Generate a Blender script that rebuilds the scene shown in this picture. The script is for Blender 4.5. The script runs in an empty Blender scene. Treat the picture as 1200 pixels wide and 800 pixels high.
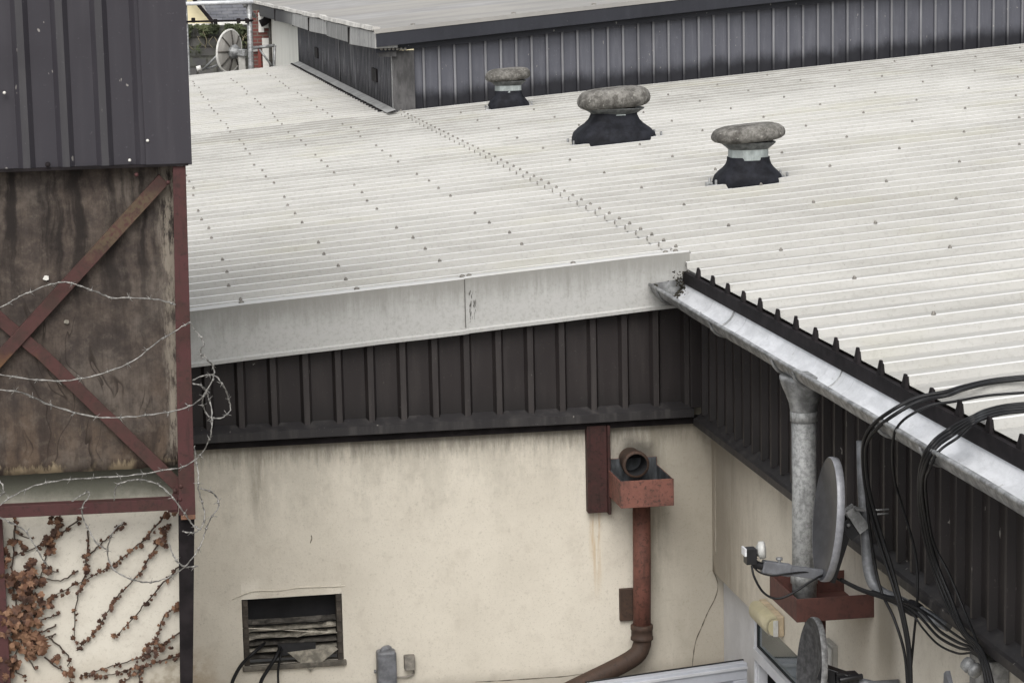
import bpy, bmesh, math, random
from mathutils import Vector, Matrix, noise as mn
random.seed(7)
R = math.radians
scene = bpy.context.scene
COL = scene.collection

# ------------------------------------------------------------------ camera
CAM = Vector((0, 0, 6.0)); YAW, PITCH, ROLL, F = .162, .158, -.022, 2850.0
def cam_axes():
    fw = Vector((math.sin(YAW)*math.cos(PITCH), math.cos(YAW)*math.cos(PITCH), -math.sin(PITCH)))
    rt = Vector((math.cos(YAW), -math.sin(YAW), 0)); up = rt.cross(fw)
    c, s = math.cos(ROLL), math.sin(ROLL)
    return c*rt + s*up, -s*rt + c*up, fw
RT, UP, FW = cam_axes()
cd = bpy.data.cameras.new('camera'); cam = bpy.data.objects.new('camera', cd); COL.objects.link(cam)
m = Matrix((RT, UP, -FW)).transposed().to_4x4(); m.translation = CAM
cam.matrix_world = m
cd.sensor_width = 36; cd.lens = F/1200*36; cd.clip_start = .1; cd.clip_end = 2000
scene.camera = cam
# surveying helpers: the point where a sight line meets a real plane of the place
def ray(x, y): return FW + RT*((x-600)/F) - UP*((y-400)/F)
def onX(x, y, v): d = ray(x, y); return CAM + d*(v/d.x)
def onY(x, y, v): d = ray(x, y); return CAM + d*(v/d.y)
SL = .0747
def zr(X): return 4.09 + SL*(X-3.4)               # trough level of the big roof
def onR(x, y, dz=.045):
    d = ray(x, y); n = Vector((-SL, 0, 1)); p0 = Vector((3.4, 0, zr(3.4)+dz)); return CAM + d*((p0-CAM).dot(n)/d.dot(n))

# ------------------------------------------------------------------ materials
class G:
    def __init__(s, name):
        s.m = bpy.data.materials.new(name); s.m.use_nodes = True; s.t = s.m.node_tree; s.n = s.t.nodes; s.l = s.t.links
        s.b = s.n['Principled BSDF']; s.pos = s.n.new('ShaderNodeNewGeometry').outputs['Position']
    def put(s, sock, v):
        if hasattr(v, 'is_linked'): s.l.new(v, sock)
        elif isinstance(v, (tuple, list)) and len(v) == 3 and sock.type == 'RGBA': sock.default_value = (*v, 1)
        else: sock.default_value = v
    def map(s, scale=(1, 1, 1), loc=(0, 0, 0), src=None):
        q = s.n.new('ShaderNodeMapping'); s.l.new(src or s.pos, q.inputs[0]); q.inputs['Scale'].default_value = scale; q.inputs['Location'].default_value = loc; return q.outputs[0]
    def noise(s, scale=5, detail=4, rough=.6, vec=None, dist=0):
        q = s.n.new('ShaderNodeTexNoise'); s.l.new(vec or s.pos, q.inputs['Vector']); q.inputs['Scale'].default_value = scale
        q.inputs['Detail'].default_value = detail; q.inputs['Roughness'].default_value = rough; q.inputs['Distortion'].default_value = dist; return q.outputs['Fac']
    def vor(s, scale, vec=None, feat='F1', rnd=1):
        q = s.n.new('ShaderNodeTexVoronoi'); q.feature = feat; s.l.new(vec or s.pos, q.inputs['Vector']); q.inputs['Scale'].default_value = scale; q.inputs['Randomness'].default_value = rnd; return q.outputs['Distance']
    def wave(s, scale, vec=None, dist=3, detail=3, dscale=1, dirn='X'):
        q = s.n.new('ShaderNodeTexWave'); s.l.new(vec or s.pos, q.inputs['Vector']); q.bands_direction = dirn; q.inputs['Scale'].default_value = scale
        q.inputs['Distortion'].default_value = dist; q.inputs['Detail'].default_value = detail; q.inputs['Detail Scale'].default_value = dscale; return q.outputs['Fac']
    def brick(s, scale, vec, c1, c2, cm, w=.5, h=.25, mort=.02):
        q = s.n.new('ShaderNodeTexBrick'); s.l.new(vec, q.inputs['Vector']); s.put(q.inputs['Color1'], c1); s.put(q.inputs['Color2'], c2); s.put(q.inputs['Mortar'], cm)
        q.inputs['Scale'].default_value = scale; q.inputs['Brick Width'].default_value = w; q.inputs['Row Height'].default_value = h; q.inputs['Mortar Size'].default_value = mort; return q.outputs['Color'], q.outputs['Fac']
    def ramp(s, fac, lo, hi, a=0., b=1.):
        q = s.n.new('ShaderNodeMapRange'); q.interpolation_type = 'SMOOTHSTEP'; s.put(q.inputs[0], fac)
        q.inputs[1].default_value = lo; q.inputs[2].default_value = hi; q.inputs[3].default_value = a; q.inputs[4].default_value = b; return q.outputs[0]
    def mix(s, fac, a, b, mode='MIX'):
        q = s.n.new('ShaderNodeMix'); q.data_type = 'RGBA'; q.blend_type = mode; s.put(q.inputs[0], fac); s.put(q.inputs[6], a); s.put(q.inputs[7], b); return q.outputs[2]
    def math(s, op, a, b=0.):
        q = s.n.new('ShaderNodeMath'); q.operation = op; s.put(q.inputs[0], a); s.put(q.inputs[1], b); return q.outputs[0]
    def sep(s, src=None):
        q = s.n.new('ShaderNodeSeparateXYZ'); s.l.new(src or s.pos, q.inputs[0]); return q.outputs
    def comb(s, x, y, z):
        q = s.n.new('ShaderNodeCombineXYZ'); [s.put(q.inputs[i], v) for i, v in enumerate((x, y, z))]; return q.outputs[0]
    def bump(s, h, strength=.3, dist=.01):
        q = s.n.new('ShaderNodeBump'); s.l.new(h, q.inputs['Height']); q.inputs['Strength'].default_value = strength; q.inputs['Distance'].default_value = dist; s.l.new(q.outputs[0], s.b.inputs['Normal'])
    def out(s, col, rough=.6, metal=0., spec=.5):
        s.put(s.b.inputs['Base Color'], col); s.put(s.b.inputs['Roughness'], rough); s.b.inputs['Metallic'].default_value = metal; s.b.inputs['Specular IOR Level'].default_value = spec; return s.m

def roof_mat(name, base, dirt, amount):
    g = G(name)
    st = g.noise(1, 5, .65, g.map((1.2, 9, 9)))             # run-off streaks along the fall of the sheet
    sp = g.noise(38, 4, .7); big = g.noise(.55, 3, .6)
    x, y, z = g.sep()
    apron = g.math('MULTIPLY', g.ramp(y, 24.5, 28.5), g.ramp(y, 29.6, 29.3))
    f = g.math('ADD', g.math('MULTIPLY', g.ramp(st, .36, .72), .6), g.math('MULTIPLY', g.ramp(sp, .5, .68), .45))
    f = g.math('ADD', f, g.math('MULTIPLY', g.ramp(big, .42, .68), .35))
    f = g.math('ADD', f, g.math('MULTIPLY', apron, g.ramp(g.noise(2.2, 5, .7), .35, .6, .3, 1.0)))
    c = g.mix(g.math('MULTIPLY', f, amount), base, dirt)
    wn = g.n.new('ShaderNodeTexWhiteNoise'); wn.noise_dimensions = '1D'; g.l.new(g.math('FLOOR', g.math('DIVIDE', y, 1.035)), wn.inputs['W'])
    c = g.mix(g.math('MULTIPLY', wn.outputs['Value'], .16), c, tuple(v*.6 for v in base))
    green = g.math('MULTIPLY', g.ramp(g.noise(.8, 4, .6, g.map((1, 1, 1), (7, 3, 1))), .52, .7), .22)
    c = g.mix(green, c, tuple(a*b for a, b in zip(dirt, (1.2, 1.18, .92))))
    speck = g.ramp(g.noise(90, 2, .5), .69, .75)
    c = g.mix(g.math('MULTIPLY', speck, .5), c, (.2, .19, .16))
    return g.out(c, .95, 0, .04)
M = {}
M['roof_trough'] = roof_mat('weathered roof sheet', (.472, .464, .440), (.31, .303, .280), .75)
M['roof_crest'] = roof_mat('clean lit roof rib', (.78, .775, .76), (.56, .55, .52), .3)  # cleaner crest, made paler still to paint in its sky light
M['white_flash'] = roof_mat('white flashing', (.60, .595, .58), (.45, .44, .415), .3)

def fascia_mat():
    g = G('weathered white fascia'); x, y, z = g.sep()
    top = g.math('SUBTRACT', z, g.math('ADD', g.math('MULTIPLY', x, .0747), 3.642))   # 0 bottom .31 top
    n = g.noise(3, 5, .7); n2 = g.noise(50, 5, .75); n3 = g.noise(1, 6, .75, g.map((30, 30, 3.2)))
    e = g.math('ADD', g.math('MULTIPLY', n3, .24), g.math('ADD', g.math('MULTIPLY', n, .16), top))
    c = g.mix(g.math('MULTIPLY', g.ramp(e, .28, .50), .9), (.46, .457, .44), (.25, .245, .225))
    c = g.mix(g.math('MULTIPLY', g.ramp(n2, .46, .7), .45), c, (.27, .262, .24))
    c = g.mix(g.math('MULTIPLY', g.ramp(n3, .58, .72), .3), c, (.22, .213, .195))
    return g.out(c, .7, 0, .15)
M['fascia'] = fascia_mat()

def clad_mat(name, base, lite, zdirt=None, dirt=(.02, .02, .022), dust=.35, slope=0., amp=.22):
    g = G(name); x, y, z = g.sep()
    st = g.noise(1, 5, .65, g.map((14, 14, 1.3))); sp = g.noise(55, 3, .6); bg = g.noise(1.6, 4, .6)
    c = g.mix(g.math('MULTIPLY', g.ramp(st, .45, .75), dust), base, lite)
    c = g.mix(g.math('MULTIPLY', g.ramp(bg, .45, .7), .45), c, tuple(v*.66 for v in base))
    c = g.mix(g.math('MULTIPLY', g.ramp(sp, .66, .72), .3), c, tuple(min(1, v*2.0) for v in lite)); c = g.mix(g.ramp(g.noise(30, 2, .5, g.map((1, 1, .5), (3, 1, 7))), .735, .76, 0., .6), c, (.38, .36, .33))
    if zdirt:
        zz = g.math('SUBTRACT', z, g.math('MULTIPLY', x, slope)) if slope else z
        e = g.math('ADD', zz, g.math('MULTIPLY', g.math('SUBTRACT', g.noise(3.4, 5, .7, g.map((1, 1, .5))), .5), -2*amp))
        c = g.mix(g.math('MULTIPLY', g.ramp(e, zdirt[1], zdirt[0]), .9), c, dirt)
    return g.out(c, g.ramp(st, .3, .8, .42, .65), 0, .25)
M['clad'] = clad_mat('plum grey cladding', (.030, .0255, .0255), (.054, .047, .044), (3.22, 3.42), (.020, .018, .018), .5, 0, .1)
M['clad_edge'] = clad_mat('lit rib face', (.040, .035, .0345), (.075, .067, .063), None, dust=.6)  # lighter than the troughs: light on the rib fronts, painted in
M['clad_x'] = None
M['clad_blue'] = clad_mat('blue grey cladding', (.041, .038, .045), (.062, .058, .065), None, dust=.4)
M['clad_blue_edge'] = clad_mat('blue grey lit rib', (.050, .048, .052), (.078, .074, .077), None, dust=.6)  # paler crest colour paints the light these ribs catch
M['ub_clad'] = clad_mat('slate blue cladding', (.098, .10, .118), (.15, .152, .17), (3.97, 4.17), (.010, .010, .013), .6, .0747, .14)
M['ub_edge'] = clad_mat('slate blue rib edge', (.19, .19, .20), (.30, .30, .315), (3.94, 4.14), (.02, .02, .023), .6, .0747, .12)
M['ub_side'] = clad_mat('stained side cladding', (.10, .10, .112), (.27, .27, .28), (4.15, 4.6), (.02, .02, .023), 1., 0, .35)
M['flash_dark'] = clad_mat('dark flashing', (.030, .028, .029), (.07, .065, .062), None, dust=.8)
M['fascia_navy'] = clad_mat('navy grey fascia', (.028, .029, .036), (.04, .042, .05), None, dust=.5)

def simple(name, col, rough=.6, metal=0, var=.35, scale=12, spec=.5, stretch=(1, 1, 1), bump=0):
    g = G(name); n = g.noise(scale, 5, .65, g.map(stretch)); n2 = g.noise(scale*5, 3, .6)
    c = g.mix(g.ramp(n, .35, .7), tuple(v*(1-var) for v in col), tuple(min(1, v*(1+var*.5)) for v in col))
    c = g.mix(g.math('MULTIPLY', g.ramp(n2, .58, .75), var), c, tuple(v*.45 for v in col))
    if bump: g.bump(n2, bump, .004)
    return g.out(c, rough, metal, spec)
def rust_mat(name, paint, rust, dark, amt=.5):
    g = G(name); n = g.noise(9, 6, .7); n2 = g.noise(40, 4, .7); st = g.noise(1, 4, .6, g.map((30, 30, 3)))
    c = g.mix(g.ramp(n, .42, .66), paint, rust)
    c = g.mix(g.math('MULTIPLY', g.ramp(n2, .5, .68), amt), c, dark)
    c = g.mix(g.math('MULTIPLY', g.ramp(st, .52, .72), .6*amt+.1), c, dark)
    g.bump(n2, .25, .003); return g.out(c, .68, 0, .3)
M['rust_red'] = rust_mat('red oxide steel', (.072, .027, .027), (.056, .026, .022), (.026, .016, .014), .6)
def brace_mat():
    g = G('lichened red oxide'); n = g.noise(9, 5, .7); n2 = g.noise(40, 4, .7); x, y, z = g.sep()
    c = g.mix(g.ramp(n, .4, .66), (.072, .031, .028), (.052, .029, .024)); c = g.mix(g.math('MULTIPLY', g.ramp(n2, .5, .68), .5), c, (.035, .02, .017))
    li = g.math('MULTIPLY', g.ramp(g.math('ADD', z, g.math('MULTIPLY', g.noise(12, 4, .7), .25)), 4.68, 4.78), g.ramp(z, 4.93, 4.86))
    li2 = g.ramp(g.math('ADD', z, g.math('MULTIPLY', g.noise(12, 4, .7), .2)), 4.25, 4.16)
    c = g.mix(g.math('MULTIPLY', g.math('MULTIPLY', li, g.ramp(n2, .35, .6, .1, 1.)), .6), c, (.115, .092, .052)); c = g.mix(g.math('MULTIPLY', li2, g.ramp(x, -.38, -.42, 0., .8)), c, (.13, .07, .03))
    return g.out(c, .75, 0, .3)
M['brace'] = brace_mat()
M['rust_pipe'] = rust_mat('rusty red pipe', (.19, .080, .060), (.125, .056, .043), (.045, .027, .022), .6)
M['rust_box'] = rust_mat('peeling red box', (.22, .095, .073), (.14, .066, .052), (.05, .034, .030), .9)
M['rust_dark'] = rust_mat('dark rusty pipe', (.06, .038, .028), (.085, .05, .035), (.03, .022, .018), .6)
M['rust_maroon'] = rust_mat('maroon box', (.105, .045, .037), (.075, .036, .030), (.045, .025, .022), .5)
M['blackened'] = simple('blackened steel', (.016, .013, .014), .75, 0, .5, 9, .15)
M['galv_inside'] = simple('galvanised gutter', (.84, .85, .87), .3, .15, .16, 9, bump=.15)
def gutter_mat():
    g = G('galvanised gutter inside'); n = g.noise(3, 5, .7, g.map((3, 1.2, 3))); sm = g.noise(14, 5, .75, g.map((1, .6, 1))); st = g.noise(1, 5, .7, g.map((4, 22, 4)))
    c = g.mix(g.ramp(n, .35, .65), (.74, .75, .77), (.56, .57, .585)); c = g.mix(g.math('MULTIPLY', g.ramp(st, .56, .72), .45), c, (.36, .365, .36))
    c = g.mix(g.math('MULTIPLY', g.ramp(sm, .60, .70), .6), c, (.27, .26, .235)); g.bump(sm, .3, .006); return g.out(c, .38, .12)
M['galv_inside'] = gutter_mat()
M['galv'] = simple('weathered galvanised', (.34, .345, .345), .5, .4, .5, 16, bump=.1)
def pipe_mat():
    g = G('mottled zinc pipe'); n = g.noise(40, 5, .75); n2 = g.noise(7, 4, .6, g.map((3, 3, .5)))
    c = g.mix(g.ramp(n, .38, .66), (.42, .425, .42), (.22, .225, .22)); c = g.mix(g.math('MULTIPLY', g.ramp(n2, .5, .7), .7), c, (.11, .11, .11))
    g.bump(n, .3, .004); return g.out(c, .6, .15)
M['zinc'] = pipe_mat()
M['grey_dish'] = simple('grey dish paint', (.056, .057, .063), .42, 0, .3, 10)
M['grey_rim'] = simple('worn dish rim', (.26, .265, .285), .4, .1, .2, 30)
M['dish_lichen'] = simple('lichened dish', (.075, .075, .078), .7, 0, .55, 28)
M['dish_rim_lichen'] = simple('lichened rim', (.21, .21, .21), .7, 0, .5, 40)
M['arm_grey'] = simple('arm grey', (.17, .175, .19), .4, .1, .25, 14)
M['mast_grey'] = simple('pole grey', (.20, .207, .22), .45, .1, .35, 20)
M['black'] = simple('black plastic', (.012, .012, .014), .42, 0, .3, 20)
M['cable'] = simple('black cable', (.010, .010, .011), .5, 0, .3, 20, .3)
M['lnb_white'] = simple('off white plastic', (.46, .46, .44), .45, 0, .12, 30)
M['wire'] = simple('barbed wire', (.31, .30, .28), .5, .5, .5, 60)
M['lead'] = simple('pale zinc collar', (.40, .44, .43), .55, .1, .35, 14, stretch=(1, 1, .4))
M['bitumen'] = simple('bituminous skirt', (.017, .018, .023), .7, 0, .5, 9, .15, bump=.3)
def cowl_mat():
    g = G('lichened concrete cowl'); n = g.noise(9, 6, .75); n2 = g.noise(32, 5, .75); st = g.noise(1, 5, .7, g.map((22, 22, 2)))
    c = g.mix(g.ramp(n, .36, .64), (.085, .080, .073), (.245, .235, .215)); c = g.mix(g.math('MULTIPLY', g.ramp(n2, .5, .66), .65), c, (.075, .068, .058))
    c = g.mix(g.math('MULTIPLY', g.ramp(st, .55, .72), .7), c, (.05, .045, .04)); c = g.mix(g.math('MULTIPLY', g.ramp(g.noise(22, 4, .7, g.map((1, 1, 1), (5, 5, 5))), .6, .7), .6), c, (.42, .41, .37))
    g.bump(n2, .5, .01); return g.out(c, .95, 0, .1)
M['cowl'] = cowl_mat()
M['lip'] = simple('zinc lip', (.15, .155, .15), .6, .1, .5, 18)

def render_mat(name, kind):
    g = G(name); x, y, z = g.sep()
    a = g.noise(1.3, 5, .6); b = g.noise(9, 5, .65); fine = g.noise(60, 5, .7); st = g.noise(1, 6, .75, g.map((5, 5, 1.1)))
    c = g.mix(g.ramp(a, .35, .68), (.70, .652, .56), (.62, .575, .49))
    c = g.mix(g.math('MULTIPLY', g.ramp(b, .5, .72), .25), c, (.46, .41, .34))
    c = g.mix(g.math('MULTIPLY', g.ramp(fine, .54, .70), .38), c, (.36, .32, .26)); pit = g.noise(150, 3, .6); c = g.mix(g.math('MULTIPLY', g.ramp(pit, .62, .72), .45), c, (.25, .225, .18)); c = g.mix(g.math('MULTIPLY', g.ramp(g.noise(24, 5, .75), .58, .72), .25), c, (.30, .27, .21))
    run = g.ramp(st, .40, .70)
    # grime washed down from the flashing above
    e = g.math('ADD', z, g.math('MULTIPLY', run, -.45))
    if kind == 'mid':
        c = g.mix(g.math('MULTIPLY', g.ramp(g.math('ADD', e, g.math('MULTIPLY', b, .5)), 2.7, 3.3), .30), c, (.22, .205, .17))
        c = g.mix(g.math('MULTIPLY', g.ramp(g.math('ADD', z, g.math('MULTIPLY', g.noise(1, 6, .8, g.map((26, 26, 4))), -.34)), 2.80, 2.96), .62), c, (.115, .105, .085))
        right = g.ramp(g.math('ADD', x, g.math('MULTIPLY', st, .5)), 3.2, 3.75)
        c = g.mix(g.math('MULTIPLY', right, .55), c, (.25, .22, .17))
        dr = g.math('MULTIPLY', g.math('MULTIPLY', g.ramp(x, .70, .76), g.ramp(x, .86, .79)), g.math('MULTIPLY', g.ramp(z, 2.5, 2.9), g.ramp(g.noise(1, 5, .7, g.map((20, 20, 3))), .3, .6)))
        c = g.mix(g.math('MULTIPLY', dr, .55), c, (.20, .18, .145))
        pr = g.math('MULTIPLY', g.math('MULTIPLY', g.ramp(x, 3.16, 3.2), g.ramp(x, 3.36, 3.22)), g.math('MULTIPLY', g.ramp(z, 1.6, 2.5), g.ramp(g.noise(1, 5, .7, g.map((16, 16, 2))), .3, .6)))
        c = g.mix(g.math('MULTIPLY', pr, .5), c, (.20, .185, .14))
        # rust run under the steel stub
        rs = g.math('MULTIPLY', g.math('MULTIPLY', g.ramp(x, 2.79, 2.83), g.ramp(x, 2.895, 2.855)), g.math('MULTIPLY', g.ramp(z, 1.95, 2.55), g.ramp(z, 2.66, 2.6)))
        c = g.mix(g.math('MULTIPLY', rs, g.ramp(g.noise(1, 4, .6, g.map((60, 60, 3))), .42, .62, .05, .75)), c, (.46, .29, .11))
        mou = g.math('MULTIPLY', g.ramp(z, 1.95, 1.75), g.ramp(x, .62, .3))
        c = g.mix(g.math('MULTIPLY', mou, g.ramp(b, .35, .6, .1, .7)), c, (.36, .26, .15))
        ld = g.ramp(g.math('ADD', z, g.math('MULTIPLY', b, .1)), 1.70, 1.60)
        c = g.mix(g.math('MULTIPLY', ld, .45), c, (.22, .19, .15))
        # soot round the pipe mouth
        dd = g.n.new('ShaderNodeVectorMath'); dd.operation = 'DISTANCE'; g.l.new(g.pos, dd.inputs[0]); dd.inputs[1].default_value = (3.10, 14.35, 2.93)
        c = g.mix(g.math('MULTIPLY', g.ramp(g.math('ADD', dd.outputs['Value'], g.math('MULTIPLY', b, .12)), .24, .12), .8), c, (.05, .045, .038))
    elif kind == 'right':
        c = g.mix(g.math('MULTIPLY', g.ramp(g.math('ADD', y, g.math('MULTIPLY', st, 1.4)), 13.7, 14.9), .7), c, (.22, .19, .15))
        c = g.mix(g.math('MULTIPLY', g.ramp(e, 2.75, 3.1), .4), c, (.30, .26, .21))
        s2 = g.math('MULTIPLY', g.math('MULTIPLY', g.ramp(y, 10.7, 10.85), g.ramp(y, 11.15, 11.0)), g.ramp(z, 2.35, 2.72))
        c = g.mix(g.math('MULTIPLY', s2, .55), c, (.20, .17, .12))
    else:
        c = g.mix(1.0, c, (.86, .87, .88), 'MULTIPLY')
        # algae plus painted shade of the boarding in the top strip, mottled below
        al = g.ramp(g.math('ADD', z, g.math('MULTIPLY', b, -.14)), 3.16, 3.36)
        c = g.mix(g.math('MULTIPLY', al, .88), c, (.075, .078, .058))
        c = g.mix(g.math('MULTIPLY', g.ramp(g.math('ADD', z, g.math('MULTIPLY', b, .3)), 2.75, 2.55), .35), c, (.36, .31, .24))
        c = g.mix(g.math('MULTIPLY', g.ramp(g.math('ADD', z, g.math('MULTIPLY', g.math('SUBTRACT', .3, x), .8)), 2.72, 2.55), g.ramp(b, .4, .6, .2, .7)), c, (.20, .17, .12))
    g.bump(g.math('ADD', fine, g.math('MULTIPLY', b, 1.4)), .22, .008)
    return g.out(c, .92, 0, .15)
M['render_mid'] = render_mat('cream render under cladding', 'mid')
M['render_right'] = render_mat('cream render side wall', 'right')
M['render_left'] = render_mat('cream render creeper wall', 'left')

def ply_mat():
    g = G('rotting plywood'); x, y, z = g.sep()
    wob = g.noise(3.0, 4, .55); wx = g.math('ADD', x, g.math('MULTIPLY', g.math('SUBTRACT', wob, .5), .16))
    v = g.comb(wx, 0., z); v0 = g.comb(x, 0., z)
    grain = g.noise(1, 5, .7, g.map((85, 1, 5), src=v0)); band = g.noise(1, 4, .6, g.map((9, 1, .8), src=v)); blot = g.noise(5, 6, .72); mott = g.noise(16, 5, .75)
    pale = g.noise(1, 6, .78, g.map((22, 1, 5), (2, 0, 8), src=v0))
    c = g.mix(g.ramp(blot, .35, .66), (.092, .073, .061), (.050, .041, .037))
    warm = g.ramp(g.math('ADD', z, g.math('MULTIPLY', blot, .5)), 4.35, 3.75)
    c = g.mix(g.math('MULTIPLY', warm, .75), c, g.mix(g.ramp(band, .38, .62), (.118, .083, .058), (.054, .038, .030)))
    grey = g.math('MULTIPLY', g.ramp(g.noise(1.7, 4, .6, g.map((1, 1, 1), (6, 2, 9))), .46, .62), .7)
    c = g.mix(grey, c, g.mix(g.ramp(blot, .35, .65), (.145, .124, .106), (.074, .063, .056)))
    c = g.mix(g.math('MULTIPLY', g.ramp(grain, .45, .75), .35), c, (.035, .027, .022)); c = g.mix(g.math('MULTIPLY', g.ramp(mott, .5, .7), .45), c, (.032, .026, .022))
    c = g.mix(g.math('MULTIPLY', g.ramp(mott, .5, .34), .22), c, (.20, .17, .14))
    dk = g.math('MULTIPLY', g.ramp(g.math('ADD', band, g.math('MULTIPLY', mott, .12)), .50, .66), g.ramp(z, 4.1, 4.75, .2, .88))
    c = g.mix(dk, c, (.019, .016, .015))
    # delaminated, curling veneer edges
    wv = g.noise(1, 2, .45, g.map((7, 1, 1.5), (3, 0, 5), src=g.comb(g.math('ADD', x, g.math('MULTIPLY', g.noise(2.6, 2, .5, g.map((1, 1, 1), (9, 4, 2))), .45)), 0., z)))
    fr = g.math('FRACT', g.math('MULTIPLY', wv, 6.0)); lam = g.math('MULTIPLY', g.ramp(fr, .80, .98), g.math('MULTIPLY', g.ramp(z, 4.55, 4.3), g.ramp(g.noise(2.3, 3, .6, g.map((1, 1, 1), (1, 7, 3))), .44, .56)))
    c = g.mix(g.math('MULTIPLY', lam, .75), c, (.022, .017, .014))
    pf = g.math('MULTIPLY', g.ramp(pale, .62, .71), g.ramp(g.math('ADD', z, g.math('MULTIPLY', x, -.7)), 4.1, 3.6, .05, .85))
    c = g.mix(pf, c, (.34, .26, .17))
    ed = g.math('MULTIPLY', g.ramp(g.math('ADD', x, g.math('MULTIPLY', pale, .12)), .26, .32), g.ramp(pale, .42, .55))
    c = g.mix(g.math('MULTIPLY', ed, .75), c, (.28, .245, .20))
    bt = g.math('MULTIPLY', g.ramp(g.math('ADD', z, g.math('MULTIPLY', pale, -.18)), 3.485, 3.45), g.ramp(g.noise(4.5, 3, .6), .47, .58))
    c = g.mix(g.math('MULTIPLY', bt, .8), c, (.36, .29, .19))
    g.bump(g.math('ADD', g.math('MULTIPLY', grain, .6), g.math('MULTIPLY', fr, g.ramp(z, 4.6, 4.3))), .45, .012)
    return g.out(c, .9, 0, .15)
M['plywood'] = ply_mat()
M['leaf'] = None
def leaf_mat(name, a, b, sc):
    g = G(name); n = g.noise(sc, 3, .6); n2 = g.noise(sc*.35, 3, .6, g.map((1, 1, 1), (3, 8, 1)))
    c = g.mix(g.ramp(n, .38, .62), a, b); c = g.mix(g.math('MULTIPLY', g.ramp(n2, .5, .66), .7), c, tuple(v*.4 for v in a)); return g.out(c, .7, 0, .25)
M['leaf'] = leaf_mat('dry brown leaf', (.115, .056, .034), (.22, .125, .075), 24)
M['leaf_dark'] = leaf_mat('dark dry leaf', (.055, .030, .022), (.105, .053, .033), 24)
M['stem'] = simple('woody stem', (.055, .038, .028), .85, 0, .4, 30)
M['ivy'] = leaf_mat('ivy leaf', (.040, .050, .024), (.085, .098, .048), 3)
M['ivy_dry'] = leaf_mat('dry ivy stalk', (.17, .15, .10), (.24, .21, .14), 4)
M['crack'] = simple('mossy crack', (.17, .15, .115), .95, 0, .5, 30)
M['moss'] = simple('moss', (.045, .04, .028), .95, 0, .6, 60)
def stone_mat():
    g = G('rubble stone'); x, y, z = g.sep(); v = g.comb(x, z, 0.)
    col, fac = g.brick(1, v, (.125, .12, .115), (.07, .07, .072), (.045, .043, .04), .42, .2, .022)
    n = g.noise(5, 5, .7); c = g.mix(g.math('MULTIPLY', g.ramp(n, .4, .65), .7), col, (.10, .105, .085)); c = g.mix(g.math('MULTIPLY', g.ramp(g.noise(1.4, 4, .6), .5, .6), .6), c, (.04, .042, .035))
    g.bump(g.math('ADD', n, fac), .6, .04); return g.out(c, .95, 0, .1)
M['stone'] = stone_mat()
def slate_mat():
    g = G('slate roof'); x, y, z = g.sep(); v = g.comb(x, z, 0.)
    col, fac = g.brick(1, v, (.135, .138, .155), (.085, .088, .10), (.05, .05, .055), .28, .075, .008)
    c = g.mix(g.math('MULTIPLY', g.ramp(g.noise(3, 5, .7), .45, .65), .5), col, (.18, .18, .185)); return g.out(c, .6, 0, .4)
M['slate'] = slate_mat()
def brickred():
    g = G('red brick'); x, y, z = g.sep(); v = g.comb(x, z, 0.)
    col, fac = g.brick(1, v, (.17, .048, .04), (.11, .04, .034), (.14, .12, .1), .225, .075, .012); return g.out(col, .9)
M['brick'] = brickred()
M['house_cream'] = simple('cream house paint', (.72, .64, .42), .85, 0, .08, 2)
M['white'] = simple('white paint', (.74, .73, .69), .6, 0, .12, 6)
def whitewall():
    g = G('stained white sheet'); st = g.noise(1, 5, .7, g.map((4, 9, .8))); c = g.mix(g.math('MULTIPLY', g.ramp(st, .45, .7), .5), (.86, .85, .78), (.58, .57, .51))
    x, y, z = g.sep(); c = g.mix(g.math('MULTIPLY', g.ramp(g.math('ADD', z, g.math('MULTIPLY', st, -.3)), 4.55, 4.75), .8), c, (.09, .085, .075)); return g.out(c, .6)
M['white_wall'] = whitewall()
M['upvc'] = simple('grey white upvc', (.60, .61, .64), .4, 0, .1, 5)
M['upvc_leaf'] = simple('pale upvc door', (.50, .52, .57), .38, 0, .1, 5)
M['gasket'] = simple('black gasket', (.01, .01, .011), .6, 0, .2, 20)
g = G('dark window glass'); M['glass'] = g.out(g.mix(g.ramp(g.noise(2.5, 3, .5), .4, .6), (.045, .065, .07), (.085, .105, .11)), .08, 0, .6)
M['lamp_diffuser'] = simple('yellowed diffuser', (.50, .455, .30), .32, 0, .16, 6)
M['lamp_base'] = simple('aged lamp base', (.52, .42, .29), .5, 0, .25, 12)
M['grey_plastic'] = simple('grey plastic', (.17, .175, .19), .45, 0, .35, 16)
M['stone_box'] = simple('weathered box', (.25, .23, .20), .8, 0, .4, 20)
M['box_white'] = simple('grey white box', (.42, .41, .38), .5, 0, .15, 14)
M['slat'] = simple('dirty louvre', (.085, .077, .066), .65, 0, .6, 14)
M['frame_dark'] = simple('grimy frame', (.07, .058, .046), .8, 0, .5, 18)
M['slat_pale'] = simple('sun bleached slat', (.31, .285, .235), .75, 0, .5, 20)
M['dark_inside'] = simple('dark interior', (.018, .018, .02), .9, 0, .3, 4)
M['concrete'] = simple('yard concrete', (.26, .25, .235), .9, 0, .3, 1.2)
M['felt'] = None
def felt():
    g = G('pale felt roof'); n = g.noise(.35, 5, .65, g.map((1, 1.6, 1))); n2 = g.noise(6, 5, .7)
    c = g.mix(g.ramp(n, .35, .65), (.35, .335, .31), (.27, .262, .25)); c = g.mix(g.math('MULTIPLY', g.ramp(n2, .5, .7), .3), c, (.22, .21, .195)); return g.out(c, .85, 0, .2)
M['felt'] = felt()
M['felt_grey'] = simple('grey felt', (.33, .32, .31), .85, 0, .2, 1.2)
M['lead_grey'] = simple('pale lead', (.36, .36, .35), .7, .1, .3, 5)
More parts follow.
